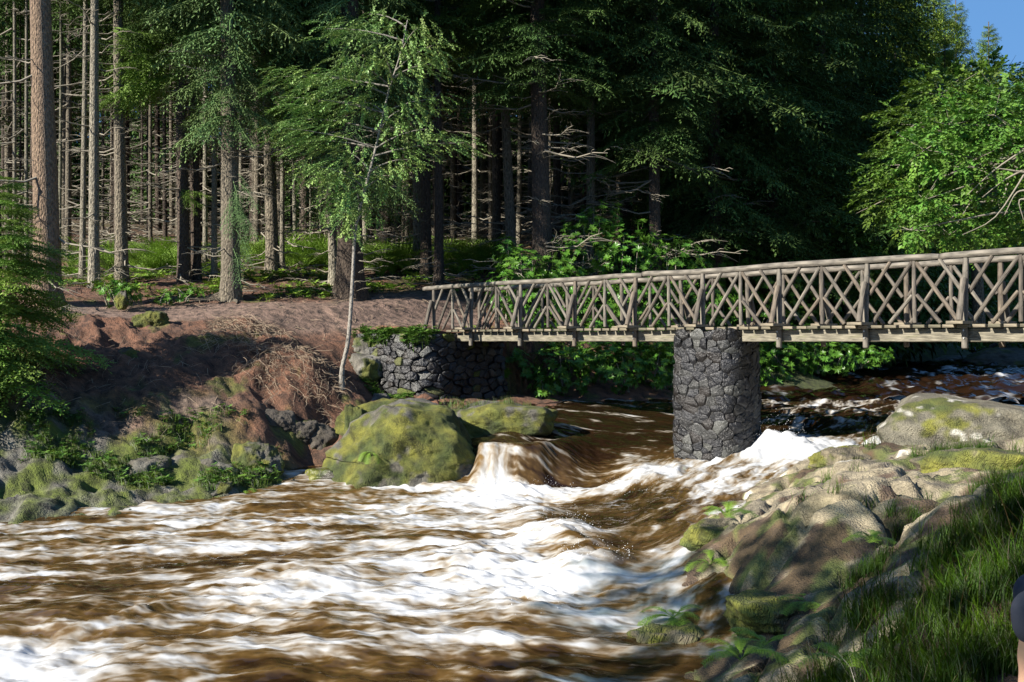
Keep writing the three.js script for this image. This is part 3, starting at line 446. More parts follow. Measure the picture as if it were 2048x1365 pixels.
// pier: flat downstream end, rounded body running up under the deck; local axes are the bridge's
{
  const PU = 4.115 * BAY, PT = 0.64, PB = 1.45, H0 = -3.1, HT = -0.085;
  const [cx, cd] = fromBridge(PU, 0.3), pier = group('stone_pier', cx, 0, -cd); pier.rotation.y = BANG;
  tag(pier, 'dark rough stone pier with rounded end standing in the rapids under the footbridge', 'pier');
  const pts = [], N = 120; // outline from the left front corner, across the front, round the back
  const ring = new THREE.CatmullRomCurve3([[-PT, 0.02], [0, 0.03], [0.52 * PT, 0], [0.9 * PT, -0.17], [PT, -0.5], [0.86 * PT, -1.0], [0.35 * PT, -PB], [-0.3 * PT, -1.5], [-0.85 * PT, -1.1], [-PT, -0.5], [-1.01 * PT, -0.12]].map(([a, b]) => V(a, 0, b)), true, 'centripetal');
  const outline = (t, k) => { const q = ring.getPoint((t / 3) % 1); return [q.x * k, q.z * k]; };
  const dist = [0]; let prev = outline(0, 1); for (let i = 1; i <= 600; i++) { const q = outline(i / 200, 1); dist.push(dist[i - 1] + Math.hypot(q[0] - prev[0], q[1] - prev[1])); prev = q; }
  const S = dist[600], at = (s) => { let lo = 0, hi = 600; s = ((s % S) + S) % S; while (hi - lo > 1) { const m = (lo + hi) >> 1; if (dist[m] > s) hi = m; else lo = m; } return (lo + (s - dist[lo]) / Math.max(1e-6, dist[hi] - dist[lo])) / 200; };
  const face = (s, h) => { const k = 1 + 0.05 * (HT - h) / 2.6 + 0.012 * Math.sin(s * 2 + h * 1.7), a = outline(at(s - 0.01), k), b = outline(at(s), k), c = outline(at(s + 0.01), k); const n = V(-(c[1] - a[1]), 0.03, c[0] - a[0]).normalize(); return { p: V(b[0], h, b[1]), n }; };
  const core = new Soup(); const hs = [H0, -2, -1, HT - 0.0]; 
  hs.forEach((h, j) => { for (let i = 0; i <= 90; i++) { const f = face(Math.min(i / 90 * S, S - 1e-4), h); core.v(f.p.x - f.n.x * 0.006, h, f.p.z - f.n.z * 0.006, f.n.x, f.n.y, f.n.z, i / 90 * S, h); if (j && i) { const b = j * 91 + i, a = b - 91; core.i.push(a - 1, a, b - 1, a, b, b - 1); } } });
  put('core', core.geo(), mortar, pier);
  masonry(pier, S, H0 + 0.35, HT, face, { w: 0.25, h: 0.155, seed: 5, proud: 0.062, skip: (s) => s > 2.9 && s < 4.6, mossy: (s, h) => 0 });
  // cap stones on top of the end that sticks out past the beam
  const top = new Soup(), c0 = top.v(0, HT + 0.005, -0.4, 0, 1, 0, 0, 0); for (let i = 0; i <= 60; i++) { const q = outline(i / 60 * 2.999, 1); top.v(q[0], HT + 0.005, q[1] , 0, 1, 0, q[0], q[1]); if (i) top.i.push(c0, c0 + i, c0 + i + 1); }
  put('cap', top.geo(), stoneTones[4], pier);
}
// abutment on the wooded bank, its corner rounded
{
  const ab = group('stone_abutment', BX, 0, -BD); ab.rotation.y = BANG;
  tag(ab, 'curved rough stone abutment carrying the wooded end of the footbridge, ferns on top', 'abutment');
  const R = 0.6, A = 2.1, arc = R * Math.PI / 2, B = 2.0, S = A + arc + B, cu = -0.62, cw = 1.0;
  const path = (s) => s < A ? { p: [cu - R - (A - s), cw], n: [0, 1] } : s < A + arc ? (() => { const t = (s - A) / R; return { p: [cu - R + R * Math.sin(t), cw - R + R * Math.cos(t)], n: [Math.sin(t), Math.cos(t)] }; })() : { p: [cu, cw - R - (s - A - arc)], n: [1, 0] };
  const face = (s, h) => { const q = path(s), b = 0.1 * (-0.1 - h) + 0.03 * Math.sin(s * 2.3 + h * 2); return { p: V(q.p[0] + q.n[0] * b, h, q.p[1] + q.n[1] * b), n: V(q.n[0], 0.1, q.n[1]).normalize() }; };
  const core = new Soup(), hs = [-2.3, -1.2, -0.2];
  hs.forEach((h, j) => { for (let i = 0; i <= 60; i++) { const f = face(i / 60 * S, h); core.v(f.p.x - f.n.x * 0.006, h, f.p.z - f.n.z * 0.006, f.n.x, f.n.y, f.n.z, i / 60 * S, h); if (j && i) { const b = j * 61 + i, a = b - 61; core.i.push(a - 1, a, b - 1, a, b, b - 1); } } });
  put('core', core.geo(), mortar, ab);
  masonry(ab, S, -2.05, -0.16, face, { w: 0.3, h: 0.19, seed: 9, proud: 0.09, mossy: (s, h) => s < 1.2 ? 0.35 : h < -1.5 ? 0.25 : h > -0.5 ? 0.12 : 0.02, skip: (s, h) => s > A + arc + 2.6 });
}

// ---------------------------------------------------------------- boulders
const boulderMat = std({ vertexColors: true, map: rockMap, bumpMap: fuzzBump, bumpScale: 0.045, roughness: 0.9 });
const wetMat = std({ vertexColors: true, map: rockMap, bumpMap: rockBump, bumpScale: 0.03, roughness: 0.35 });
function boulderGeo(rx, ry, rz, seed, { detail = 14, moss = 0.5, power = 2.6, rough = 0.16, top = null, base = stoneC, lichen = false } = {}) {
  let g = mergeVertices(new THREE.IcosahedronGeometry(1, detail).deleteAttribute('uv').deleteAttribute('normal'), 1e-4);
  const pr = rng(seed * 31 + 5), planes = []; for (let k = 0; k < 17; k++) { const t = pr() * 6.283, u = pr() * 2 - 1, w = Math.sqrt(1 - u * u); planes.push([w * Math.cos(t), u, w * Math.sin(t), 0.74 + 0.24 * pr()]); } planes.push([0.1, 0.99, 0.05, 0.82], [0, 0.1, 0.99, 0.86]);
  const p = g.attributes.position, col = new Float32Array(p.count * 3), uv = new Float32Array(p.count * 2), s = seed * 13.7;
  for (let i = 0; i < p.count; i++) {
    let x = p.getX(i), y = p.getY(i), z = p.getZ(i);
    let k = Math.pow(Math.abs(x) ** power + Math.abs(y) ** power + Math.abs(z) ** power, -1 / power) * 1.04;   // squarer than a ball, then split along flat faces
    for (const [a, b, c, q] of planes) { const e = a * x + b * y + c * z; if (e > 0.2) { const t = q / e, m = Math.max(0, 0.09 - Math.abs(k - t)) / 0.09; k = Math.min(k, t) - m * m * 0.022; } }
    let r = k * (1 + rough * 1.2 * fbm3(x * 1.1 + s, y * 1.1, z * 1.1 + s, 3) + rough * 0.9 * fbm3(x * 3.2 + s, y * 3.2 + 5, z * 3.2, 3));
    r += 0.05 * rough * 4 * fbm3(x * 7 + s, y * 7, z * 7, 3) * 0.35;
    const f = Math.abs(n3(x * 1.7 + s + 3, y * 1.7, z * 1.7)); r -= rough * 0.3 * Math.max(0, 0.2 - f) * 2;
    x *= r * rx; y *= r * ry; z *= r * rz; if (top) y += top(x, z, y);
    p.setXYZ(i, x, y, z); uv[i * 2] = x + 0.6 * y; uv[i * 2 + 1] = z - 0.8 * y;
  }
  g.setAttribute('uv', new THREE.BufferAttribute(uv, 2)); g.computeVertexNormals();
  const n = g.attributes.normal;
  for (let i = 0; i < p.count; i++) {
    const x = p.getX(i), y = p.getY(i), z = p.getZ(i), m = fbm3(x * 0.9 + s, y * 0.9, z * 0.9, 4) + 0.35 * fbm3(x * 5, y * 5, z * 5, 2), d = fbm3(x * 2 + 40, y * 2 + s, z * 2, 3);
    let c = mix3(base, darkRock, 0.5 * sstep(-0.1, 0.3, d)); const a = sstep(0.02, 0.22, m * 1.5 + moss - 0.3);
    c = mix3(c, mix3([0.2, 0.2, 0.022], [0.06, 0.085, 0.012], clamp(0.5 + 2.2 * d)), a * 0.92);
    if (lichen) c = mix3(c, [0.55, 0.53, 0.47], sstep(0.2, 0.25, fbm3(x * 1.9 + 7, y * 1.9, z * 1.9 + s, 3)));
    col.set(c, i * 3);
  }
  g.setAttribute('color', new THREE.BufferAttribute(col, 3));
  return g;
}
function boulder(name, px, py, d, rx, ry, rz, seed, label, o = {}) { const p = P(px, py, d), m = put(name, boulderGeo(rx, ry, rz, seed, o), o.mat ?? boulderMat); m.position.copy(p); m.rotation.set(o.tx ?? 0, o.turn ?? 0, o.tz ?? 0); tag(m, label, 'rock', o.group); return m; }
boulder('mossy_boulder', 832, 915, 19.8, 1.75, 1.28, 1.35, 3, 'largest mossy boulder beside the small waterfall, dark overhanging front', { detail: 44, moss: 0.56, power: 4.6, rough: 0.17, turn: 0.15, top: (x, z, y) => y > 0 ? -0.22 * sstep(0.4, 1.5, x) * 1.3 - 0.12 * sstep(-0.6, -1.4, x) : 0 });
boulder('mossy_boulder', 985, 850, 21.4, 1.4, 0.6, 0.95, 8, 'long low mossy boulder behind the waterfall, grass on its back', { detail: 34, moss: 0.62, power: 2.8, rough: 0.16, turn: -0.2 });
boulder('mossy_boulder', 780, 858, 21.3, 1.15, 0.75, 0.9, 12, 'mossy boulder wedged between the bank and the largest boulder', { detail: 30, moss: 0.7, rough: 0.16 });
boulder('mossy_rock', 515, 940, 19.4, 0.55, 0.62, 0.5, 21, 'upright ridged mossy rock standing at the water edge by the foam pool', { detail: 28, moss: 0.56, rough: 0.2, tz: -0.25 });
boulder('mossy_rock', 655, 958, 19.5, 0.52, 0.24, 0.4, 24, 'low wet green rock in the foam pool', { detail: 20, moss: 0.5, rough: 0.14, mat: wetMat });
boulder('mossy_rock', 712, 860, 20.9, 0.3, 0.6, 0.4, 27, 'tall bright green mossy rock against the bank beside the largest boulder', { detail: 20, moss: 0.9 });
{
  const r = rng(77), spots = [[20, 985], [75, 960], [130, 985], [185, 1000], [240, 975], [300, 985], [345, 965], [395, 975], [440, 985], [50, 930], [160, 940], [290, 945], [430, 945], [230, 1000], [110, 925], [10, 1010]];
  spots.forEach(([px, py], i) => { const d = py > 980 ? 18.2 + r() * 0.4 : 18.9 + r() * 0.5, s = 0.22 + 0.25 * r(); boulder('bank_stone', px, py, d, s * 1.2, s * 0.8, s, 40 + i, 'moss covered stone in the row along the far waterline', { detail: 11, moss: 0.28 + 0.4 * r(), rough: 0.24, turn: r() * 6, group: 'mossy stones along the far waterline' }); });
  [[762, 806, 23.6, 0.3], [735, 742, 24.8, 0.55], [722, 700, 25.3, 0.4], [800, 812, 23.3, 0.22]].forEach(([px, py, d, s], i) => boulder('bank_stone', px, py, d, s, s * 0.9, s, 70 + i, 'rounded grey stone tumbled at the foot of the abutment', { detail: 14, moss: 0.2, rough: 0.2, base: [0.26, 0.25, 0.23], group: 'stones at the foot of the abutment' }));
  [[350, 770, 21.6, 0.42], [440, 735, 22.3, 0.3], [250, 720, 22, 0.3], [560, 850, 20.7, 0.35], [400, 860, 20.2, 0.25], [600, 870, 20.8, 0.36], [640, 880, 20.9, 0.4]].forEach(([px, py, d, s], i) => boulder('earth_stone', px, py, d, s * 1.1, s, s * 0.8, 90 + i, 'dark earthy stone half buried in the shaded bank', { detail: 12, moss: 0.15, rough: 0.3, base: [0.1, 0.085, 0.07], group: 'stones buried in the bank' }));
  boulder('slab_boulder', 1955, 888, 15.2, 1.62, 0.78, 1.5, 131, 'large smooth grey slab boulder with white lichen below the bridge', { detail: 40, moss: 0.12, rough: 0.1, power: 3, tz: -0.06, base: [0.2, 0.185, 0.14], lichen: true });
  [[1690, 928, 14.8, 0.5, 0.28], [1455, 1085, 12.2, 0.6, 0.3], [1330, 1310, 9.8, 0.42, 0.3], [1985, 945, 11.6, 0.8, 0.32], [1545, 1235, 9.5, 0.5, 0.25]].forEach(([px, py, d, sx, sy], i) => boulder('ledge_rock', px, py, d, sx, sy, sx * 0.9, 150 + i, 'broken mossy rock at the edge of the near ledge above the rapids', { detail: 26, moss: 0.34 + 0.26 * r(), rough: 0.22, turn: r() * 6, base: [0.19, 0.16, 0.105], group: 'broken rocks along the near ledge', mat: i % 3 ? boulderMat : boulderMat }));
  boulder('river_rock', 1905, 722, 55, 1.6, 0.35, 1.0, 110, 'small dark rock breaking the blue water far above the bridge', { detail: 10, moss: 0.2, mat: wetMat });
  boulder('river_rock', 2035, 728, 50, 3.0, 0.9, 2.0, 111, 'broad dark rock at the far right edge of the upper river', { detail: 12, moss: 0.35 });
}
// ---------------------------------------------------------------- leaves, boughs, fronds
const leafMat = (rgb, rough = 0.55, through = 0.35) => { const m = new THREE.MeshPhysicalMaterial({ roughness: rough, transmission: through, thickness: 0, side: THREE.DoubleSide, ior: 1.4, specularIntensity: 0.5 }); m.color.setRGB(...rgb); return m; };
const M = {
  spruceShaded: leafMat([0.05, 0.096, 0.026], 0.85, 0), hemlock: leafMat([0.15, 0.25, 0.04], 0.7, 0.2),  // first one: spruce with shade put into its colour, for right and rear trees
  spruce: leafMat([0.055, 0.105, 0.026], 0.8, 0), spruceBlue: leafMat([0.095, 0.165, 0.06], 0.75, 0), spruceLight: leafMat([0.11, 0.18, 0.032], 0.75, 0),
  birch: leafMat([0.21, 0.33, 0.1], 0.4, 0.3), broad: leafMat([0.12, 0.25, 0.04], 0.45, 0.4), rhodo: leafMat([0.075, 0.18, 0.025], 0.3, 0.3), fern: leafMat([0.19, 0.32, 0.035], 0.6, 0.4), grass: leafMat([0.14, 0.3, 0.026], 0.9, 0.35), herb: leafMat([0.1, 0.2, 0.03], 0.5, 0.35), maple: leafMat([0.11, 0.2, 0.025], 0.5, 0.45),
};
M.grass.specularIntensity = 0.15;
const barkMats = [[0.3, 0.27, 0.215], [0.2, 0.17, 0.13], [0.085, 0.062, 0.047], [0.26, 0.18, 0.125], [0.27, 0.26, 0.19]].map((c) => { const m = std({ map: barkMap, bumpMap: barkBump, bumpScale: 0.06, roughness: 0.95 }); m.color.setRGB(...c); return m; });
const twigMat = std({ roughness: 0.95 }); twigMat.color.setRGB(0.2, 0.18, 0.14);
const deadMat = std({ roughness: 0.95 }); deadMat.color.setRGB(0.27, 0.205, 0.14);
function lozenge(so, p, dir, nrm, len, wid) {
  const sx = dir.y * nrm.z - dir.z * nrm.y, sy = dir.z * nrm.x - dir.x * nrm.z, sz = dir.x * nrm.y - dir.y * nrm.x, h = wid / 2, m = 0.45 * len, b = so.p.length / 3;
  so.v(p.x, p.y, p.z, nrm.x, nrm.y, nrm.z, 0.5, 0);
  so.v(p.x + dir.x * m + sx * h, p.y + dir.y * m + sy * h, p.z + dir.z * m + sz * h, nrm.x, nrm.y, nrm.z, 0, 0.5);
  so.v(p.x + dir.x * len, p.y + dir.y * len, p.z + dir.z * len, nrm.x, nrm.y, nrm.z, 0.5, 1);
  so.v(p.x + dir.x * m - sx * h, p.y + dir.y * m - sy * h, p.z + dir.z * m - sz * h, nrm.x, nrm.y, nrm.z, 1, 0.5);
  so.i.push(b, b + 1, b + 2, b, b + 2, b + 3);
}
// one conifer bough of unit length along +x
function boughGeo(seed, { twigs = 26, sag = 0.3, lift = 0.16, side = 0.42, droop = 0.3, fine = 0.032, from = 0.12, wide = 0.42, flat = 0.35 } = {}) {
  const r = rng(seed), so = new Soup(), ax = (t) => V(t, -sag * t * t + lift * t * t * t, 0.05 * Math.sin(t * 4 + seed)), n = V(0, 1, 0), d = V(1, 0, 0), q = V(0, 0, 0), b = V(0, 0, 0), e1 = V(0, 0, 0), e2 = V(0, 0, 0);
  so.tube([ax(0), ax(0.35), ax(0.7), ax(1)], [0.013, 0.01, 0.006, 0.002], 4, 1, false);
  for (let i = 0; i < twigs; i++) {
    const t = from + (1 - from) * (i + 0.5 * r()) / twigs, s = i % 2 ? 1 : -1, len = side * Math.pow(1 - t, 0.65) * (0.6 + 0.65 * r()) + 0.07, p0 = ax(t), hang = r() < 0.3 ? 1.6 : 1;
    d.set(0.6 + 0.35 * r(), 0.1 - 2 * droop * r() * hang, s * (0.7 + 0.35 * r()) / hang).normalize();
    if (i === twigs - 1) d.set(1, -0.05, 0);
    e1.set(-d.z, 0, d.x).normalize(); e2.crossVectors(d, e1);
    const steps = Math.max(3, Math.round(len / fine));
    for (let k = 0; k < steps; k++) {
      const f = (k + 0.3) / steps; q.copy(p0).addScaledVector(d, len * f); q.y -= droop * 0.7 * len * f * f;
      for (const e of [-1, 1]) {
        const a = (r() - 0.5) * Math.PI * (1 - flat) * 1.4;
        b.copy(d).multiplyScalar(0.75).addScaledVector(e1, e * Math.cos(a) * 0.85).addScaledVector(e2, Math.sin(a) * 0.85).normalize(); b.y -= 0.12 * f; b.normalize();
        n.set(0.9 * (r() - 0.5), 1, 0.9 * (r() - 0.5)).addScaledVector(b, -b.dot(n)).normalize();
        lozenge(so, q, b, n, fine * (1.7 - 0.7 * f) * (0.8 + 0.6 * r()), fine * wide);
      }
    }
    q.copy(p0).addScaledVector(d, len); q.y -= droop * 0.7 * len; n.set(0, 1, 0).addScaledVector(d, -d.y).normalize(); lozenge(so, q, d, n, fine * 1.8, fine * 0.6);
  }
  return so.geo();
}
const boughs = [1, 2, 3].map((s) => boughGeo(s)), weep = [4, 5].map((s) => boughGeo(s, { sag: 0.42, lift: 0.1, droop: 0.6, side: 0.36 })), youngBoughs = [6, 7, 8].map((s) => boughGeo(s, { twigs: 44, sag: 0.26, lift: 0.02, side: 0.46, droop: 0.24, fine: 0.027, from: 0.08, flat: 0.6, wide: 0.75 })), coarseBoughs = [9, 10].map((s) => boughGeo(s, { twigs: 20, fine: 0.075, droop: 0.65, wide: 0.5, flat: 0 }));
// a dead, bare branch of unit length
function deadGeo(seed) {
  const r = rng(seed), so = new Soup(), ax = (t) => V(t, -0.22 * t + 0.18 * t * t + 0.03 * Math.sin(t * 9 + seed), 0.07 * Math.sin(t * 5 + seed * 2));
  so.tube([0, 0.25, 0.5, 0.75, 1].map(ax), [0.016, 0.013, 0.01, 0.007, 0.003], 4, 1, false);
  for (let i = 0; i < 7; i++) { const t = 0.3 + 0.65 * r(), a = ax(t), l = 0.12 + 0.26 * r(), s = r() < 0.5 ? -1 : 1; const b = a.clone().add(V(l * 0.8, l * (r() - 0.6) * 0.7, s * l * 0.7)); so.tube([a, a.clone().lerp(b, 0.5).add(V(0, 0.02, 0)), b], [0.006, 0.005, 0.002], 3, 1, false); }
  return so.geo();
}
const deads = [1, 2, 3].map(deadGeo);

function trunkGeo(pts, r0, r1, { flare = 0.8, sides = 12, seed = 1 } = {}) {
  const curve = new THREE.CatmullRomCurve3(pts), H = curve.getLength(), ts = [0, 0.3, 0.55, 0.8, 1.1, 1.5, 2.1, 3, 4.2, 6, 8, 10.5, 13.5, 17, 21, 26].filter((y) => y < H * 0.97).map((y) => y / H).concat(1);
  const ps = ts.map((t) => curve.getPointAt(t));
  return new Soup().tube(ps, (k, a) => { const y = ts[k] * H; return lerp(r0, r1, Math.pow(ts[k], 0.85)) * (1 + flare * Math.exp(-Math.max(0, y - 0.3) / 0.4) * (0.75 + 0.5 * n2(Math.cos(a) * 1.6 + seed * 7, Math.sin(a) * 1.6)) + 0.06 * n2(Math.cos(a) * 2 + seed, Math.sin(a) * 2 + y)); }, sides, Math.max(1, Math.round(2 * Math.PI * r0)), false).geo();
}
const vr = rng(2024);
// a tall conifer. o: base pixel, depth, trunk width in photo pixels, top pixel shift, crown start height, crown radius
function conifer(px, py, d, wpx, o = {}) {
  const { lean = 0, H = 24 + 4 * vr(), bark = 1, start = 10, rad = 2.6, label, name = 'spruce_tree', grp, dead = 34, deadFrom = 1.6, step = 0.34, per = 8, geos = boughs, mat = M.spruce, flare = 0.7, sink = 0.5, droop = 0.22, azim = null, deadLen = 1.5, sides = 12 } = o;
  const b = P(px, py, d), g = group(name, b.x, b.y, b.z), r0 = wpx / F * d / 2, lx = lean / F * d;
  const bend = 0.15 * (vr() - 0.5), pts = [V(0, -sink, 0), V(0.02 * lx, 0.6, 0), V(lx * 0.3 + bend, H * 0.3, bend), V(lx * 0.66 - bend, H * 0.66, 0), V(lx, H, 0)], curve = new THREE.CatmullRomCurve3(pts);
  put('trunk', trunkGeo(pts, r0, r0 * 0.18, { flare, seed: px, sides }), barkMats[bark], g);
  const mats = [[], [], []], cols = [[], [], []], up = V(0, 1, 0);
  for (let y = start; y < H - 0.3; y += step * (0.8 + 0.4 * vr())) {
    const t = (y + sink) / (H + sink), p = curve.getPoint(t), f = (y - start) / (H - start), R = rad * Math.pow(1 - f, 0.6) * (f < 0.12 ? 0.75 : 1) + 0.25;
    for (let i = 0; i < per; i++) {
      const a = azim ? azim(vr) : vr() * 2 * Math.PI, l = R * (0.65 + 0.5 * vr()), el = lerp(-droop, 0.5, f * f) + 0.25 * (vr() - 0.5), dir = V(Math.cos(a) * Math.cos(el), Math.sin(el), Math.sin(a) * Math.cos(el)), k = Math.floor(vr() * geos.length);
      mats[k].push(aim(p, dir, up, l, l * 0.95, l * (0.8 + 0.4 * vr()))); const c = 0.75 + 0.5 * vr(); cols[k].push(new THREE.Color(c * (0.9 + 0.3 * vr()), c, c * 0.9));
    }
  }
  if (mats[0].length + mats[1].length + mats[2].length) { const kk = mats.map((m) => m.length); geos.forEach((gg, k) => { if (kk[k]) inst('crown', gg, mat, mats[k], g, 'stuff', cols[k]); }); }
  if (dead) {
    const dm = [[], []]; for (let i = 0; i < dead; i++) { const y = deadFrom + (Math.min(start + 2, H) - deadFrom) * Math.pow(vr(), 0.8), p = curve.getPoint((y + sink) / (H + sink)), a = vr() * 2 * Math.PI, l = deadLen * (0.35 + 0.9 * vr()) , el = -0.25 + 0.5 * vr(); dm[i % 2].push(aim(p, V(Math.cos(a) * Math.cos(el), Math.sin(el), Math.sin(a) * Math.cos(el)), up, l, l, l)); }
    dm.forEach((m, k) => m.length && inst('dead_branch', deads[k], twigMat, m, g));
  }
  tag(g, label, 'tree', grp);
  return g;
}
const WOOD = 'bare trunked spruces in the wood', wl = 'slim bare spruce trunk among the many in the wood';
// front trunks, one by one: base pixel, depth, width
conifer(95, 590, 25.5, 54, { lean: -60, bark: 3, start: 15.2, dead: 26, deadLen: 1.8, flare: 0.35, label: 'thick brown spruce trunk behind the young hemlock on the bank', rad: 2.5 });
conifer(187, 578, 28, 23, { lean: 8, bark: 0, start: 13.7, dead: 40, label: 'straight pale grey spruce trunk beside the glossy leaved shrub', rad: 2.5 });
conifer(164, 560, 30, 13, { lean: 14, bark: 0, start: 14.2, dead: 34, label: 'slim pale trunk just behind the straight grey one near the glossy leaved shrub', rad: 2.5 });
conifer(243, 565, 29, 27, { lean: -16, bark: 1, start: 13.2, dead: 44, flare: 0.6, label: 'grey lichened spruce with flared foot behind the mossy stump', rad: 2.5 });
conifer(368, 572, 29.5, 27, { lean: -25, bark: 2, start: 12.7, dead: 40, flare: 0.8, label: 'dark spruce, one of two whose flared feet touch', rad: 2.5, grp: 'two spruces with touching feet' });
conifer(392, 568, 30, 23, { lean: -35, bark: 2, start: 13.2, dead: 34, flare: 0.8, label: 'dark spruce, one of two whose flared feet touch', rad: 2.5, grp: 'two spruces with touching feet' });
conifer(428, 565, 30, 13, { lean: 6, bark: 0, start: 13.2, dead: 30, label: 'slim sunlit trunk tight behind the spruce with green shoots at its foot', rad: 2.5 });
const shootTree = conifer(462, 602, 27.5, 42, { lean: -25, bark: 1, start: 10.2, dead: 40, flare: 0.55, label: 'thick spruce with drooping green shoots round its foot at the path edge', rad: 2.5, geos: weep, mat: M.spruceBlue });
conifer(545, 552, 32, 28, { lean: -30, bark: 1, start: 12.2, dead: 36, flare: 0.9, label: 'grey spruce with wide buttressed foot beyond the path bend', rad: 2.5 });
conifer(564, 548, 33, 11, { lean: -8, bark: 0, start: 12.7, dead: 26, label: 'thin pale trunk touching the buttressed grey spruce', rad: 2.5 });
conifer(668, 566, 30.5, 19, { lean: -75, bark: 0, start: 10, dead: 26, label: 'pale lichened spruce leaning left behind the birch', rad: 2.5 });
conifer(700, 598, 28.8, 56, { lean: -12, bark: 2, start: 8.6, dead: 30, flare: 0.95, label: 'massive dark spruce with spreading foot beside the path, behind the birch', rad: 2.5, geos: weep, mat: M.spruceBlue, sides: 18 });
conifer(836, 538, 34, 22, { lean: -6, bark: 1, start: 13.5, dead: 44, flare: 0.5, label: 'grey spruce in the close group of three at the bracken, lit side pale', rad: 2.5 });
conifer(852, 566, 33, 24, { lean: -4, bark: 2, start: 13.5, dead: 40, flare: 0.9, label: 'nearly black spruce in the close group of three at the bracken', rad: 2.5 });
conifer(878, 568, 32, 20, { lean: -4, bark: 2, start: 13, dead: 40, flare: 0.6, label: 'black slim spruce at the bridge end of the close group of three', rad: 2.5 });
conifer(1023, 520, 34, 22, { lean: -62, bark: 1, start: 14.5, dead: 44, flare: 0.2, label: 'spruce trunk leaning left above the rhododendrons', rad: 2.5 });
conifer(1085, 545, 31, 42, { lean: -20, bark: 2, start: 11.6, dead: 50, deadLen: 2.2, flare: 0.4, mat: M.spruceShaded, label: 'thick reddish dark spruce rising out of the rhododendrons, boughs low', rad: 3.4, sides: 18 });
conifer(1182, 520, 34, 20, { lean: -6, bark: 1, start: 11, dead: 44, deadLen: 2.2, mat: M.spruceShaded, label: 'grey spruce right of the thick reddish one, boughs sweeping over the bridge', rad: 3.6 });
conifer(950, 505, 40, 14, { lean: -2, bark: 0, start: 13.2, dead: 44, label: 'tall sunlit spruce trunk standing in the bracken gap', rad: 2.5 });
conifer(993, 520, 38, 20, { lean: 6, bark: 2, start: 13.2, dead: 30, label: 'dark spruce between the sunlit trunk and the leaning one', rad: 2.5 });
[[730, 505, 38, 13, 0], [590, 522, 38, 10, 0], [620, 508, 42, 7, 4], [643, 508, 42, 9, 0], [813, 505, 42, 8, 1], [885, 508, 45, 8, 0], [963, 500, 45, 9, 4], [1037, 505, 42, 11, 0], [1115, 510, 38, 17, 2], [1143, 500, 45, 8, 4], [1166, 500, 46, 8, 1], [1250, 505, 40, 11, 0], [28, 540, 34, 9, 0], [52, 545, 34, 9, 0], [118, 545, 36, 8, 4], [410, 530, 36, 11, 0], [300, 525, 40, 9, 1], [330, 520, 44, 10, 2], [480, 515, 44, 9, 0], [505, 520, 42, 8, 1], [700, 500, 46, 9, 0], [1400, 520, 38, 14, 1], [1290, 510, 42, 14, 2], [1340, 510, 44, 12, 0]].forEach(([px, py, d, w, bk]) => conifer(px, py, d, w, { lean: 20 * (vr() - 0.5), bark: bk, start: 12.5 + 3 * vr(), dead: 44, label: wl, grp: WOOD, rad: 1.9, deadLen: 1.8, sides: 9, flare: 0.4, per: 4 }));
// the wood goes on behind: trunks in rows back into the dark
{
  const r = rng(5); let n = 0; const placed = [];
  for (let tries = 0; n < 110 && tries < 4000; tries++) {
    const d = 40 + 38 * Math.pow(r(), 1.2), x = -0.58 * d + r() * (0.58 + 0.3) * d;
    if (x < -27 || placed.some(([a, b]) => (a - x) ** 2 + (b - d) ** 2 < 3.2)) continue; placed.push([x, d]); n++;
    conifer(1024 + x / d * F, 655 - bankY0(x, d) / d * F, d, 0.27 / d * F * (0.45 + 1.1 * r()), { lean: 10 * (r() - 0.5), bark: 1 + Math.floor(r() * 2), start: 11.5 + 4 * r(), H: 22 + 4 * r(), dead: 40, label: 'slim trunk deep in the dark wood', grp: 'trunks deep in the wood', rad: 2.2, deadLen: 2, sides: 7, flare: 0.2, geos: coarseBoughs, per: 4, step: 0.6 });
  }
}
// low hung dark spruces over the far bank right of the wood
[[1310, 540, 33, 26, 9.4, 3.6], [1430, 550, 36, 30, 7.2, 4.6], [1545, 560, 38, 30, 6.6, 4.8], [1640, 575, 42, 30, 5.6, 5.2], [1250, 530, 40, 24, 10.5, 3.4], [1370, 520, 46, 24, 6, 4.5], [1500, 530, 50, 26, 5, 5], [1720, 590, 50, 28, 3, 5.2], [1600, 560, 58, 30, 4, 5.5]].forEach(([px, py, d, w, st, rad], i) => conifer(px, py, d, w, { bark: 2, start: st, rad, H: 25, dead: 30, deadLen: 2.4, step: 0.36, per: 6, label: 'dense dark spruce with sweeping boughs crowding the far bank beyond the bridge', grp: 'dense dark spruces beyond the bridge', droop: 0.3, mat: M.spruceShaded, geos: i < 4 ? boughs : coarseBoughs }));
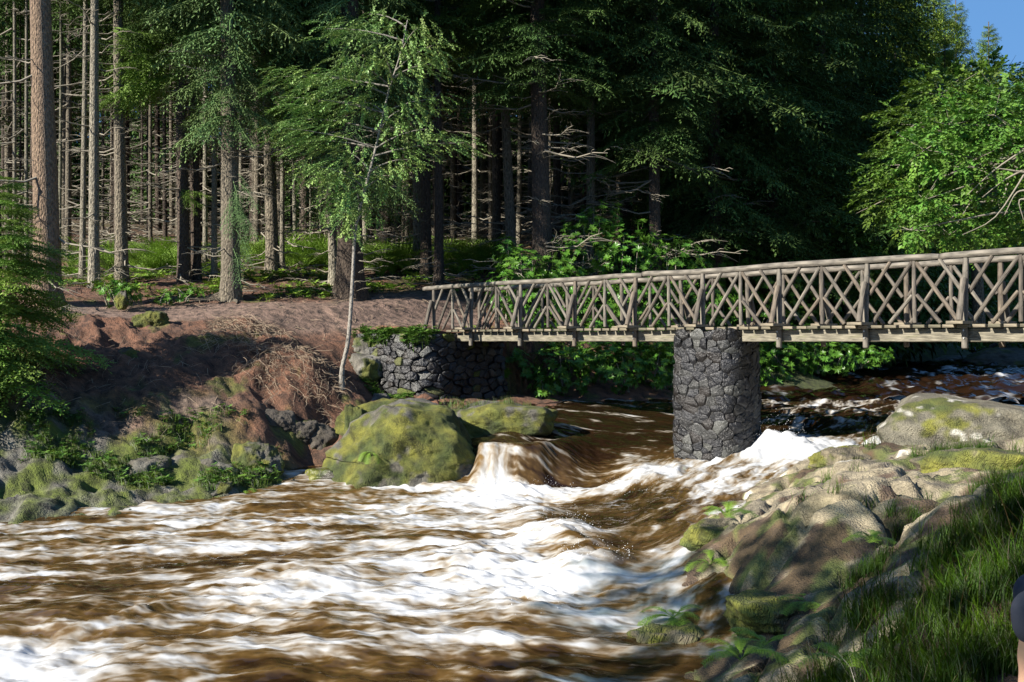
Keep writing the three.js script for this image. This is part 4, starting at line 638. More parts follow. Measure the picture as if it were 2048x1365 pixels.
// the wood's far edge: low boughed conifers closing the view between the trunks
{
  const r = rng(31); for (let i = 0; i < 48; i++) { const back = i >= 26, d = back ? 88 + 12 * r() : 72 + 14 * r(), x = back ? -48 + (i - 26) * 3 + r() : -40 + i * 2.75 + r(); conifer(1024 + x / d * F, 655 - bankY0(x, d) / d * F + 6, d, 10, { H: 22 + 5 * r(), bark: 2, start: 0.6, rad: 4.2, dead: 0, step: 0.55, per: 7, label: 'low boughed conifer closing the view at the back of the wood', grp: 'conifers at the back of the wood', geos: coarseBoughs, mat: M.spruceShaded, sides: 6, flare: 0 }); }
}
// far pointed spruces against the sky
[[1912, 620, 88, 27.5], [1978, 640, 95, 28.6], [1868, 610, 80, 26.5], [1830, 600, 72, 25], [2044, 640, 100, 25], [1790, 600, 66, 28], [1945, 640, 78, 20.5], [2010, 650, 84, 20], [1890, 640, 70, 20]].forEach(([px, py, d, H]) => conifer(px, py, d, 10, { H, bark: 1, start: 1.5, rad: 4.4, dead: 0, step: 0.36, per: 8, label: 'pointed spruce far upstream standing against the blue sky', grp: 'pointed spruces upstream', geos: coarseBoughs, mat: M.spruceLight, sides: 7, flare: 0, droop: 0.1 }));

// ---------------------------------------------------------------- broad leaved sprigs
function leafy(so, p, dir, nrm, len, wid, fold = 0.25) {           // a leaf folded along its rib: 4 triangles
  const s = new THREE.Vector3().crossVectors(dir, nrm), b = so.p.length / 3, tip = p.clone().addScaledVector(dir, len).addScaledVector(nrm, -0.12 * len), c = p.clone().addScaledVector(dir, len * 0.5), l = c.clone().addScaledVector(s, wid / 2).addScaledVector(nrm, fold * wid * 0.5), r = c.clone().addScaledVector(s, -wid / 2).addScaledVector(nrm, fold * wid * 0.5);
  const nl = nrm.clone().addScaledVector(s, -fold).normalize(), nr = nrm.clone().addScaledVector(s, fold).normalize();
  for (const [q, n] of [[p, nl], [c, nl], [tip, nl], [l, nl], [p, nr], [c, nr], [tip, nr], [r, nr]]) so.v(q.x, q.y, q.z, n.x, n.y, n.z, 0, 0);
  so.i.push(b, b + 3, b + 1, b + 1, b + 3, b + 2, b + 4, b + 5, b + 7, b + 5, b + 6, b + 7);
}
function sprigGeo(seed, n, len, leafL, leafW, { spread = 0.9, twig = 0.004, hang = 0.2 } = {}) {
  const r = rng(seed), so = new Soup(), ax = (t) => V(len * t, -hang * len * t * t, 0.05 * len * Math.sin(5 * t + seed));
  so.tube([ax(0), ax(0.5), ax(1)], [twig, twig * 0.8, twig * 0.4], 3, 1, false);
  for (let i = 0; i < n; i++) { const t = 0.15 + 0.85 * (i + r() * 0.5) / n, a = i * 2.4 + r(), d = V(0.5 + 0.4 * r(), Math.sin(a) * spread * 0.6 - hang, Math.cos(a) * spread).normalize(), nm = V(0.7 * (r() - 0.5), 1, 0.7 * (r() - 0.5)); nm.addScaledVector(d, -nm.dot(d)).normalize(); leafy(so, ax(t), d, nm, leafL * (0.7 + 0.5 * r()), leafW * (0.7 + 0.5 * r())); }
  return so.geo();
}
function whorlGeo(seed, n, leafL, leafW) {                          // rhododendron rosette, stem along +x
  const r = rng(seed), so = new Soup(); so.tube([V(-0.16, -0.05, 0), V(0, 0, 0)], [0.005, 0.004], 3, 1, false);
  for (let i = 0; i < n; i++) { const a = i / n * 2 * Math.PI + 0.4 * r(), up = 0.05 + 0.5 * r(), d = V(up, Math.sin(a), Math.cos(a)).normalize(), nm = V(1, -0.2 * Math.sin(a), 0); nm.addScaledVector(d, -nm.dot(d)).normalize(); leafy(so, V(0, 0, 0), d, nm, leafL * (0.75 + 0.45 * r()), leafW * (0.8 + 0.4 * r()), 0.2); }
  return so.geo();
}
const birchSprigs = [1, 2, 3].map((s) => sprigGeo(s, 15, 0.34, 0.062, 0.05)), broadSprigs = [4, 5, 6].map((s) => sprigGeo(s, 12, 0.5, 0.13, 0.085, { hang: 0.3 })), whorls = [7, 8, 9].map((s) => whorlGeo(s, 10, 0.15, 0.05)), herbSprigs = [10, 11].map((s) => whorlGeo(s, 7, 0.09, 0.035));
const shade = (r, k = 0.5) => { const c = 1 - k / 2 + k * r(); return new THREE.Color(c * (0.85 + 0.3 * r()), c, c * (0.85 + 0.2 * r())); };

// ---------------------------------------------------------------- the birch leaning out of the bank
{
  const r = rng(99), base = P(684, 772, 22), g = group('birch_tree', base.x, base.y, base.z);
  tag(g, 'slender leaning birch with pale trunk and small leaves rising from the bank', 'tree');
  const line = [[684, 780, 22], [684, 740, 22], [695, 690, 22], [700, 640, 22], [705, 560, 22.1], [712, 450, 22.2], [735, 360, 22.3], [755, 280, 22.4], [775, 190, 22.5], [800, 110, 22.6], [815, 40, 22.7]].map(([a, b, d]) => P(a, b, d).sub(base));
  const cv = new THREE.CatmullRomCurve3(line), birchBark = std({ roughness: 0.75, bumpMap: barkBump, bumpScale: 0.01, map: tex(128, 256, (u, v) => { const k = sstep(0.16, 0.24, pf(u, v, 12, 4, 5)), l = sstep(0.2, 0.26, pf(u, v, 40, 2, 8)); return mix3(mix3([0.24, 0.22, 0.185], [0.05, 0.045, 0.04], k), [0.07, 0.06, 0.05], l * 0.8); }) });
  const ps = []; for (let i = 0; i <= 26; i++) ps.push(cv.getPoint(i / 26));
  put('trunk', new Soup().tube(ps, (k) => lerp(0.058, 0.012, k / 26) * (k < 3 ? 1.25 - 0.08 * k : 1), 9, 1, false).geo(), birchBark, g);
  const sp = [[], [], []], sc = [[], [], []], limbs = new Soup();
  const put1 = (p, dir, k = 1) => { const i = Math.floor(r() * 3); sp[i].push(aim(p, dir, V(0.3 * (r() - 0.5), 1, 0.3 * (r() - 0.5)), k)); sc[i].push(shade(r, 0.5)); };
  // limbs: start share of the trunk, reach in photo pixels (to where), hang
  const ends = [[560, 190], [600, 240], [580, 290], [640, 330], [545, 150], [620, 140], [700, 120], [660, 60], [860, 130], [880, 200], [860, 260], [930, 290], [820, 320], [700, 370], [660, 400], [740, 420], [790, 350], [690, 300], [760, 100], [840, 60], [720, 200], [640, 200], [800, 220], [600, 330], [690, 440], [560, 260], [880, 90], [740, 30]];
  for (const [ex, ey] of ends) {
    const e = P(ex + 14 * (r() - 0.5), ey + 14 * (r() - 0.5), 22.4 + 2.0 * (r() - 0.5)).sub(base); let bt = 0.3; let bd = 9; for (let t = 0.42; t < 0.99; t += 0.02) { const q = cv.getPoint(t), dd = Math.abs(q.y - (e.y - 0.35)); if (dd < bd) { bd = dd; bt = t; } }
    const a = cv.getPoint(bt), mid = a.clone().lerp(e, 0.5).add(V(0, 0.18, 0)), lc = new THREE.QuadraticBezierCurve3(a, mid, e), pts = [0, 0.25, 0.5, 0.75, 1].map((t) => lc.getPoint(t)); limbs.tube(pts, [0.022, 0.017, 0.012, 0.008, 0.004], 5, 1, false);
    const n = Math.round(20 + 17 * a.distanceTo(e)); for (let i = 0; i < n; i++) { const t = 0.25 + 0.75 * Math.pow(r(), 0.7), p = lc.getPoint(t).add(V(0.62 * (r() - 0.5), 0.5 * (r() - 0.55), 0.7 * (r() - 0.5))); put1(p, V(r() - 0.5 + (e.x - a.x) * 0.4, 0.1 - 0.6 * r(), r() - 0.5), 0.8 + 0.5 * r()); }
  }
  put('limb', limbs.geo(), birchBark, g).userData.kind = 'stuff';
  sp.forEach((m, k) => inst('crown', birchSprigs[k], M.birch, m, g, 'stuff', sc[k]));
}

// ---------------------------------------------------------------- shrubs: stems and rosettes spread through lumpy masses
function shrub(name, label, grp, base, blobs, { n = 200, geos = whorls, mat = M.rhodo, scale = 1, seed = 1, cat = 'shrub' } = {}) {
  const r = rng(seed), g = group(name, base.x, base.y, base.z), ms = geos.map(() => []), cs = geos.map(() => []), st = new Soup(); tag(g, label, cat, grp);
  for (const [px, py, d, rx, ry, rz] of blobs) {
    const c = P(px, py, d).sub(base), k = Math.round(n * Math.cbrt(rx * ry * rz) ** 2);
    for (let s = 0; s < 3; s++) { const e = c.clone().add(V((r() - 0.5) * rx, (r() - 0.2) * ry, (r() - 0.5) * rz)), b0 = V(c.x + (r() - 0.5) * rx, Math.min(c.y - ry * 0.9, 0), c.z + (r() - 0.5) * rz); st.tube([b0, b0.clone().lerp(e, 0.5).add(V(0.15 * (r() - 0.5), 0, 0.15 * (r() - 0.5))), e], [0.025, 0.018, 0.008], 5, 1, false); }
    for (let i = 0; i < k; i++) {
      const u = V(r() * 2 - 1, r() * 2 - 1, r() * 2 - 1); if (u.lengthSq() > 1) { i--; continue; } u.normalize(); const lump = 0.55 + 0.45 * Math.pow(r(), 0.5) + 0.3 * n3(u.x * 2.2 + seed, u.y * 2.2 + px * 0.01, u.z * 2.2);
      const p = V(c.x + u.x * rx * lump, c.y + u.y * ry * lump, c.z + u.z * rz * lump), dir = V(u.x + 0.9 * (r() - 0.5), u.y + 0.5 + 0.6 * (r() - 0.5), u.z + 0.9 * (r() - 0.5)), j = Math.floor(r() * geos.length);
      ms[j].push(aim(p, dir, V(0, 1, 0.01), scale * (0.75 + 0.5 * r()))); cs[j].push(shade(r, 0.55));
    }
  }
  put('stem', st.geo(), twigMat, g).userData.kind = 'stuff';
  ms.forEach((m, j) => m.length && inst('foliage', geos[j], mat, m, g, 'stuff', cs[j]));
  return g;
}
shrub('rhododendron', 'glossy rhododendron overhanging the water beneath the footbridge', null, P(1180, 800, 27), [[1010, 730, 26.5, 0.8, 0.65, 0.8], [1120, 745, 26.6, 1.0, 0.75, 0.9], [1230, 735, 27, 1.0, 0.75, 0.9], [1320, 735, 27.5, 0.7, 0.7, 0.8], [1090, 775, 25.6, 0.4, 0.3, 0.4], [1200, 690, 28, 1.3, 0.8, 0.9], [1060, 680, 27.6, 0.9, 0.7, 0.8], [1320, 680, 28, 0.8, 0.7, 0.8]], { n: 250, seed: 3 });
shrub('rhododendron', 'sunny rhododendron behind the railing at the wooded bridge end', null, P(1040, 640, 29.5), [[1040, 545, 29.6, 0.8, 0.8, 0.8], [1010, 590, 29.4, 0.7, 0.8, 0.8], [1090, 600, 29, 1.0, 0.9, 0.8], [1180, 610, 29, 1.0, 0.9, 0.8], [1110, 560, 30, 0.8, 0.8, 0.8], [1015, 510, 30.5, 0.5, 0.6, 0.5]], { n: 230, seed: 4 });
shrub('rhododendron', 'tall dark rhododendron thicket behind the middle of the footbridge', null, P(1260, 620, 31), [[1170, 500, 31, 1.2, 1.1, 0.9], [1260, 520, 31, 1.2, 1.2, 0.9], [1340, 540, 31.5, 1.2, 1.1, 0.9], [1280, 600, 30.5, 1.4, 0.9, 0.9], [1200, 450, 32, 0.8, 0.8, 0.7], [1400, 600, 32, 1.4, 1.1, 0.9]], { n: 170, seed: 5 });
shrub('rhododendron', 'shaded leafy bush on the far bank behind the pier and bridge', null, P(1520, 640, 36), [[1450, 520, 36, 1.5, 1.3, 1], [1560, 560, 36, 1.5, 1.3, 1], [1640, 600, 38, 1.6, 1.3, 1], [1500, 640, 35, 1.6, 1.0, 1], [1600, 660, 36, 1.4, 1.0, 1], [1730, 640, 42, 2, 1.4, 1.2]], { n: 120, seed: 6, scale: 1.15 });
shrub('rhododendron', 'drooping bush dipping its leaves in the river behind the pier', null, P(1620, 740, 34), [[1570, 715, 33.5, 1.1, 0.7, 0.8], [1660, 715, 34, 1.1, 0.6, 0.8], [1740, 712, 35, 0.8, 0.4, 0.6], [1480, 730, 32, 1.0, 0.8, 0.8], [1540, 750, 32.5, 0.8, 0.4, 0.6]], { n: 200, seed: 7 });
shrub('glossy_shrub', 'low glossy leaved shrub at the edge of the needle path beside the mossy stump', null, P(225, 605, 25.6), [[225, 585, 25.6, 0.5, 0.35, 0.4], [255, 590, 25.4, 0.35, 0.3, 0.35]], { n: 260, seed: 8, scale: 0.85 });
shrub('glossy_shrub', 'small leafy shrub on the path edge beside the spruce shoots', null, P(370, 600, 26.2), [[365, 588, 26.2, 0.55, 0.22, 0.35], [330, 596, 26.3, 0.3, 0.18, 0.3]], { n: 240, seed: 9, scale: 0.7 });
// broad leaved trees on the right
function leafTree(name, label, px, py, d, trunk, blobs, { n = 90, mat = M.broad, geos = broadSprigs, seed = 1, r0 = 0.16, scale = 1, grp = null } = {}) {
  const r = rng(seed), base = P(px, py, d), g = group(name, base.x, base.y, base.z), T = trunk.map(([a, b, c]) => P(a, b, c).sub(base)); tag(g, label, 'tree', grp);
  T[0].y -= 0.5; const cv = new THREE.CatmullRomCurve3(T), ps = []; for (let i = 0; i <= 14; i++) ps.push(cv.getPoint(i / 14));
  put('trunk', new Soup().tube(ps, (k) => r0 * lerp(1.15, 0.3, k / 14), 9, 1, false).geo(), barkMats[1], g);
  const limbs = new Soup(), ms = geos.map(() => []), cs = geos.map(() => []);
  for (const [bx, by, bd, R, ry = R * 0.75] of blobs) {
    const c = P(bx, by, bd).sub(base), a = cv.getPoint(clamp(0.35 + 0.6 * r(), 0, 0.98)), k = Math.round(n * R * R);
    limbs.tube([a, a.clone().lerp(c, 0.5).add(V(0, 0.2, 0)), c], [r0 * 0.32, r0 * 0.2, r0 * 0.07], 6, 1, false);
    for (let s = 0; s < 4; s++) { const e = c.clone().add(V((r() - 0.5) * 1.6 * R, (r() - 0.4) * 1.4 * ry, (r() - 0.5) * 1.6 * R)); limbs.tube([c, c.clone().lerp(e, 0.5), e], [r0 * 0.08, r0 * 0.06, r0 * 0.02], 4, 1, false); }
    for (let i = 0; i < k; i++) { const u = V(r() * 2 - 1, r() * 2 - 1, r() * 2 - 1); if (u.lengthSq() > 1) { i--; continue; } u.normalize(); const q = Math.pow(r(), 0.4) * (0.8 + 0.5 * n3(u.x * 2 + bx * 0.01 + seed, u.y * 2, u.z * 2)), p = V(c.x + u.x * R * q, c.y + u.y * ry * q, c.z + u.z * R * q), j = Math.floor(r() * geos.length); ms[j].push(aim(p, V(u.x + r() - 0.5, u.y * 0.5 - 0.1 + 0.5 * (r() - 0.5), u.z + r() - 0.5), V(0, 1, 0.01), scale * (0.75 + 0.5 * r()))); cs[j].push(shade(r, 0.6)); }
  }
  put('limb', limbs.geo(), twigMat, g).userData.kind = 'stuff';
  ms.forEach((m, j) => m.length && inst('crown', geos[j], mat, m, g, 'stuff', cs[j]));
  return g;
}
const bigTree = leafTree('broadleaf_tree', 'broad leaved tree leaning over the river beyond the near bridge end', 2200, 640, 26, [[2200, 640, 26], [2170, 450, 26], [2140, 330, 26], [2120, 240, 26]], [[1850, 300, 26, 0.9], [1900, 250, 26.5, 1.0], [1850, 400, 25.6, 0.75], [1820, 460, 25.2, 0.5], [1930, 330, 25.8, 1.0], [1990, 230, 26, 1.1], [2040, 300, 25.6, 1.0], [2000, 400, 26.5, 0.9], [2060, 240, 26.5, 1.0], [1900, 440, 26, 0.7], [2060, 440, 27, 0.8], [1960, 470, 26.5, 0.6], [2120, 290, 26, 1.2]], { n: 120, seed: 12 });
{ // bare twigs hanging at the tree's edge
  const r = rng(61), so = new Soup(); for (const pts of [[[2048, 300], [1990, 340], [1935, 390]], [[2048, 340], [2010, 360], [1965, 395]], [[2060, 330], [2030, 380], [1985, 440], [1925, 470]], [[2060, 380], [2035, 385], [2010, 430]], [[2050, 345], [1985, 335]], [[2060, 400], [2040, 400], [2048, 440]]]) { const q = pts.map(([a, b], i) => P(a, b, 24.8 + 0.1 * i).sub(bigTree.position)); so.tube(new THREE.CatmullRomCurve3(q).getPoints(8), (k) => lerp(0.03, 0.008, k / 8), 5, 1, false); }
  put('bare_limb', so.geo(), twigMat, bigTree).userData.kind = 'stuff';
}
leafTree('broadleaf_tree', 'yellow green broad leaved tree behind the leaning one upstream', 1960, 660, 44, [[1960, 660, 44], [1950, 450, 44], [1930, 250, 44], [1920, 150, 44]], [[1900, 200, 44, 2.0], [1960, 260, 44, 2.0], [1850, 280, 45, 1.9], [1990, 180, 45, 1.9], [1900, 360, 43, 1.8], [2040, 240, 43, 1.8], [1820, 380, 44, 1.6], [2000, 380, 43, 1.6]], { n: 50, seed: 13, mat: M.maple, scale: 1.5, r0: 0.25 });
leafTree('broadleaf_tree', 'light green broad leaved tree filling the gap above the leaning one', 2180, 650, 33, [[2180, 650, 33], [2150, 480, 33], [2080, 300, 33], [2050, 200, 33]], [[1830, 250, 33, 1.3], [1880, 190, 33, 1.3], [1940, 220, 33.5, 1.4], [2000, 190, 33, 1.3], [2050, 240, 33, 1.4], [1800, 330, 32, 1.1], [1770, 400, 32, 1.0], [1830, 420, 32, 1.0], [2040, 330, 32, 1.2], [2060, 420, 31, 1.1], [1990, 450, 31, 1.0], [1900, 470, 31, 0.9]], { n: 75, seed: 18, mat: M.maple, scale: 1.2, r0: 0.2 });
leafTree('broadleaf_tree', 'shaded broad leaved tree under the dark spruces on the far bank', 1700, 650, 40, [[1700, 650, 40], [1690, 560, 40], [1670, 450, 40], [1680, 380, 40]], [[1640, 420, 40, 1.6], [1720, 400, 40, 1.7], [1760, 480, 40, 1.5], [1680, 500, 39, 1.5], [1600, 480, 40, 1.4], [1780, 400, 42, 1.6], [1740, 560, 40, 1.3], [1820, 560, 44, 1.6]], { n: 60, seed: 14, scale: 1.3, r0: 0.14 });
shrub('bank_bush', 'green bush on the far bank seen through the railing upstream', null, P(1980, 660, 52), [[1930, 600, 54, 2.6, 2, 2], [2000, 610, 52, 2.6, 2, 2], [2070, 600, 52, 2.6, 2.4, 2], [1880, 630, 58, 2.2, 1.6, 2]], { n: 30, seed: 15, geos: broadSprigs, mat: M.maple, scale: 1.6 });
// a tree on the near bank, behind the camera's left shoulder, whose shade lies over the foreground grass
{ const W2 = (x, y, d) => [1024 + x / d * F, 655 - y / d * F, d]; leafTree('alder_tree', 'broad alder on the near bank shading the grass and rocks', ...W2(-8.8, -2.9, 2.4), [W2(-8.8, -2.9, 2.4), W2(-8.7, 2, 2.4), W2(-8.6, 6.5, 2.4)], [[...W2(-9.6, 5.2, 4.2), 1.1], [...W2(-8.6, 5.6, 2.2), 1.4], [...W2(-8.9, 5.3, 0.5), 1.4], [...W2(-7.8, 6.2, 1.0), 1.4], [...W2(-8.1, 5.2, -0.9), 1.4], [...W2(-9.8, 4.9, 2.6), 1.2]], { n: 62, seed: 16, scale: 1.2 }); }

// ---------------------------------------------------------------- ferns and bracken
function frondGeo(seed, { pairs = 15, len = 1, wide = 0.26, rise = 0.75, fall = 0.75, sub = 7 } = {}) {
  const r = rng(seed), so = new Soup(), ax = (t) => V(len * t * 0.85, len * (rise * t - fall * t * t), 0.04 * Math.sin(3 * t + seed)), tan = (t) => ax(t + 0.02).sub(ax(t)).normalize();
  so.tube([0, 0.3, 0.6, 1].map(ax), [0.008, 0.006, 0.004, 0.002], 3, 1, false);
  for (let i = 0; i < pairs; i++) for (const s of [-1, 1]) {
    const t = 0.16 + 0.84 * i / pairs, T = tan(t), p = ax(t), w = wide * len * Math.sin(Math.PI * Math.pow(0.1 + 0.87 * (1 - i / pairs), 0.9)) * (0.9 + 0.2 * r()), up = V(-T.y, T.x, 0), d = V(T.x * 0.35, T.y * 0.35, s).addScaledVector(up, -0.18 + 0.2 * (r() - 0.5)).normalize(), nm = up.clone().addScaledVector(d, -up.dot(d)).normalize();
    if (!sub) { lozenge(so, p, d, nm, w, len * 0.055); continue; }
    for (let k = 0; k < sub; k++) for (const e of [-1, 1]) { const f = k / sub, q = p.clone().addScaledVector(d, w * f), b = T.clone().multiplyScalar(e).addScaledVector(d, 0.55).normalize(), l = len * 0.055 * (1 - 0.75 * f); lozenge(so, q, b, nm, l, len * 0.022 * (1 - 0.5 * f)); }
  }
  return so.geo();
}
const fronds = [1, 2, 3].map((s) => frondGeo(s)), bracken = [4, 5].map((s) => frondGeo(s, { pairs: 11, wide: 0.34, sub: 4, rise: 0.9, fall: 0.6 }));
function fern(px, py, d, size, n, label, { seed = 1, mat = M.fern, grp, geos = fronds, flat = 0 } = {}) {
  const r = rng(seed), b = P(px, py, d), g = group('fern', b.x, b.y, b.z); tag(g, label, 'fern', grp);
  for (let i = 0; i < n; i++) { const m = put('frond', geos[i % geos.length], mat, g), s = size * (0.75 + 0.45 * r()); m.scale.set(s, s * (0.85 + 0.4 * r()), s); m.rotation.set(0.2 * (r() - 0.5), i / n * 2 * Math.PI + r(), 0.5 * (r() - 0.3) - flat, 'YXZ'); }
  return g;
}
fern(1452, 1032, 11.9, 0.42, 8, 'bright fern on the rock lip beside the chute', { seed: 1 });
fern(1345, 1235, 10.2, 0.5, 9, 'large yellow green fern hanging over the lowest rock edge', { seed: 2, flat: 0.3 });
fern(1370, 945, 18.6, 0.35, 6, 'small fern at the foot of the stone pier', { seed: 3 });
fern(1995, 1130, 6.8, 0.3, 7, 'yellow fern lit at the top of the grassy slope', { seed: 4 });
fern(742, 905, 18.75, 0.42, 6, 'fern drooping on the front of the largest boulder', { seed: 5, flat: 0.7 });
fern(1690, 1330, 5.9, 0.3, 7, 'shaded fern among the foreground grass', { seed: 6 });
fern(1480, 1320, 7.6, 0.42, 8, 'shaded fern low on the dark rock face under the grass', { seed: 7 });
fern(490, 985, 18.5, 0.4, 6, 'fern between the ridged mossy rock and the waterline', { seed: 8 });
fern(1420, 1130, 11.3, 0.34, 7, 'fern on the steep mossy corner of the ledge beside the chute', { seed: 21 });
fern(1620, 1210, 9.2, 0.36, 8, 'fern in the mossy gully above the foreground grass', { seed: 22 });
fern(1530, 1290, 8.2, 0.34, 8, 'fern at the upper edge of the foreground grass', { seed: 23 });
fern(1745, 1085, 9.0, 0.3, 6, 'small fern in the crack of the pale ledge', { seed: 9 });
{
  const r = rng(41), spots = []; const area = (x0, x1, y0, y1, d0, d1, n) => { for (let i = 0; i < n; i++) { const x = lerp(x0, x1, r()), t = r(); spots.push([x, lerp(y1, y0, t), lerp(d0, d1, t)]); } };
  area(735, 830, 505, 560, 33, 38, 46); area(885, 1000, 505, 560, 34, 39, 52); area(560, 660, 505, 560, 33, 38, 40); area(270, 350, 525, 560, 32, 37, 34); area(640, 700, 520, 545, 36, 39, 14); area(430, 540, 520, 548, 35, 38, 16); area(110, 230, 530, 560, 33, 37, 16);
  spots.forEach(([px, py, d], i) => { const x = (px - 1024) / F * d, y = bankH(x, d), s = 1.1 + 0.6 * r(), g = group('bracken', x, y - 0.05, -d), n = 6; tag(g, 'bracken plant in the sunlit undergrowth between the trunks', 'fern', 'bracken under the trees'); for (let k = 0; k < n; k++) { const m = put('frond', bracken[k % 2], M.fern, g), q = s * (0.7 + 0.5 * r()); m.scale.setScalar(q); m.rotation.set(0.3 * (r() - 0.5), k / n * 6.28 + r(), 0.25 + 0.5 * (r() - 0.4), 'YXZ'); } });
}

// ---------------------------------------------------------------- grass
function tuftGeo(seed, n, { len = 0.45, wid = 0.009, spread = 0.09, bend = 0.55 } = {}) {
  const r = rng(seed), so = new Soup();
  for (let i = 0; i < n; i++) {
    const a = r() * 6.28, l = len * (0.5 + 0.7 * r()), b = bend * (0.3 + r()), x0 = spread * (r() - 0.5) * 2, z0 = spread * (r() - 0.5) * 2, dx = Math.cos(a), dz = Math.sin(a), sx = -dz * wid / 2, sz = dx * wid / 2; let prev = -1;
    for (let k = 0; k <= 3; k++) { const t = k / 3, h = l * t * (1 - 0.35 * b * t), o = l * b * t * t, w = 1 - t * 0.9, x = x0 + dx * o, z = z0 + dz * o, v0 = so.v(x + sx * w, h, z + sz * w, -dx * 0.4, 0.9, -dz * 0.4, 0, t); so.v(x - sx * w, h, z - sz * w, -dx * 0.4, 0.9, -dz * 0.4, 1, t); if (k) so.i.push(prev, prev + 1, v0, prev + 1, v0 + 1, v0); prev = v0; }
  }
  return so.geo();
}
const tufts = [1, 2, 3].map((s) => tuftGeo(s, 24, { len: 0.31, wid: 0.008, spread: 0.1, bend: 0.75 })), smallTufts = [4, 5].map((s) => tuftGeo(s, 22, { len: 0.2, wid: 0.007, spread: 0.07 })), straws = [tuftGeo(6, 12, { len: 0.6, wid: 0.004, spread: 0.14, bend: 0.7 })];
{
  const r = rng(55), ms = [[], [], [], []], cs = [[], [], [], []];
  for (let i = 0; i < 60000 && ms[0].length + ms[1].length + ms[2].length < 1700; i++) {
    const d = 3.6 + 11.5 * Math.pow(r(), 1.1), x = 0.5 + 8.5 * r(); if (x / d > 0.62 || x / d < 0.12 || (d < 4.5 && x > 1.5)) continue;
    const g = grassAt(x, d); if (g < 0.08 + 0.5 * r()) continue; const y = rockH(x, d); if (y < poolY(x, d) + 0.25) continue;
    const k = Math.floor(r() * 3), s = (0.55 + 0.6 * r()) * (d > 8 ? 0.8 : 1);
    ms[k].push(new THREE.Matrix4().compose(V(x, y - 0.01, -d), new THREE.Quaternion().setFromEuler(new THREE.Euler(0.25 * (r() - 0.5), r() * 6.28, 0.25 * (r() - 0.5))), V(s, s, s))); cs[k].push(shade(r, 0.7));
    if (r() < 0.07) { ms[3].push(ms[k][ms[k].length - 1]); }
  }
  const g = group('grass'); tag(g, 'long grass covering the foreground bank between the rocks', 'grass', null, 'stuff');
  for (let k = 0; k < 3; k++) inst('blade', tufts[k], M.grass, ms[k], g, 'stuff', cs[k]);
  const strawMat = leafMat([0.3, 0.22, 0.1], 0.7, 0.3); inst('straw', straws[0], strawMat, ms[3], g, 'stuff');
}
// low green cover: leafy herbs on the far waterline, the boulders and the abutment
{
  const r = rng(56), ms = [[], []], cs = [[], []], gm = [[], []], gc = [[], []];
  const addAt = (x, y, d, s) => { const k = Math.floor(r() * 2); ms[k].push(aim(V(x, y, -d), V(0.6 * (r() - 0.5), 1, 0.6 * (r() - 0.5)), V(0.02, 0.03, 1), s)); cs[k].push(shade(r, 0.6)); };
  for (let i = 0; i < 2600; i++) { const px = 40 + 520 * r(), d = 18 + 2.2 * r(), x = (px - 1024) / F * d, y = bankH(x, d); if (y < -3.0 || y > -1.7 || fbm(x * 0.9 + 3, d * 0.9, 3) < -0.02) continue; if (r() < 0.6) addAt(x, y + 0.03 + 0.1 * r(), d, 0.6 + 0.6 * r()); else { const k = Math.floor(r() * 2), s = 0.45 + 0.6 * r(); gm[k].push(new THREE.Matrix4().compose(V(x, y, -d), new THREE.Quaternion().setFromEuler(new THREE.Euler(0.3 * (r() - 0.5), r() * 6, 0)), V(s, s, s))); gc[k].push(shade(r, 0.6)); } }
  for (let i = 0; i < 1500; i++) { const u = -3.4 + 2.8 * r(), w = 0.5 + 0.75 * r(), [x, d] = fromBridge(u, w), o = abutOut(u, w); if (o > 0.2 || fbm(u * 1.6, w * 1.6 + 3, 3) < -0.05) continue; addAt(x, -0.12 - 0.28 * r() * sstep(-0.05, 0.15, o) + 0.22 * r() * r() * (0.3 + Math.max(0, fbm(u * 2, w * 2, 2) + 0.3)), d, 0.5 + 1.0 * r()); }
  for (let i = 0; i < 420; i++) { const u = -2.7 + 2.2 * r(), [x, d] = fromBridge(u, 1.35 + 0.35 * r()); addAt(x, bankH(x, d) + 0.04, d, 0.5 + 0.5 * r()); }
  const g = group('ground_cover'); tag(g, 'small leafy plants on the far waterline and the abutment top', 'plants', null, 'stuff');
  ms.forEach((m, k) => inst('leaf', herbSprigs[k], M.herb, m, g, 'stuff', cs[k])); gm.forEach((m, k) => inst('blade', smallTufts[k], M.fern, m, g, 'stuff', gc[k]));
}
// tufts growing on the long low boulder
{
  const r = rng(58), ms = [[], []]; for (let i = 0; i < 70; i++) { const p = P(880 + 180 * r(), 806 + 22 * r(), 21.2 + 0.5 * r()), s = 0.5 + 0.6 * r(); ms[i % 2].push(new THREE.Matrix4().compose(p, new THREE.Quaternion().setFromEuler(new THREE.Euler(0, r() * 6, 0)), V(s, s, s))); }
  const g = group('grass'); tag(g, 'grass tufts on the back of the long low mossy boulder', 'grass', null, 'stuff'); ms.forEach((m, k) => inst('blade', smallTufts[k], M.fern, m, g, 'stuff'));
}

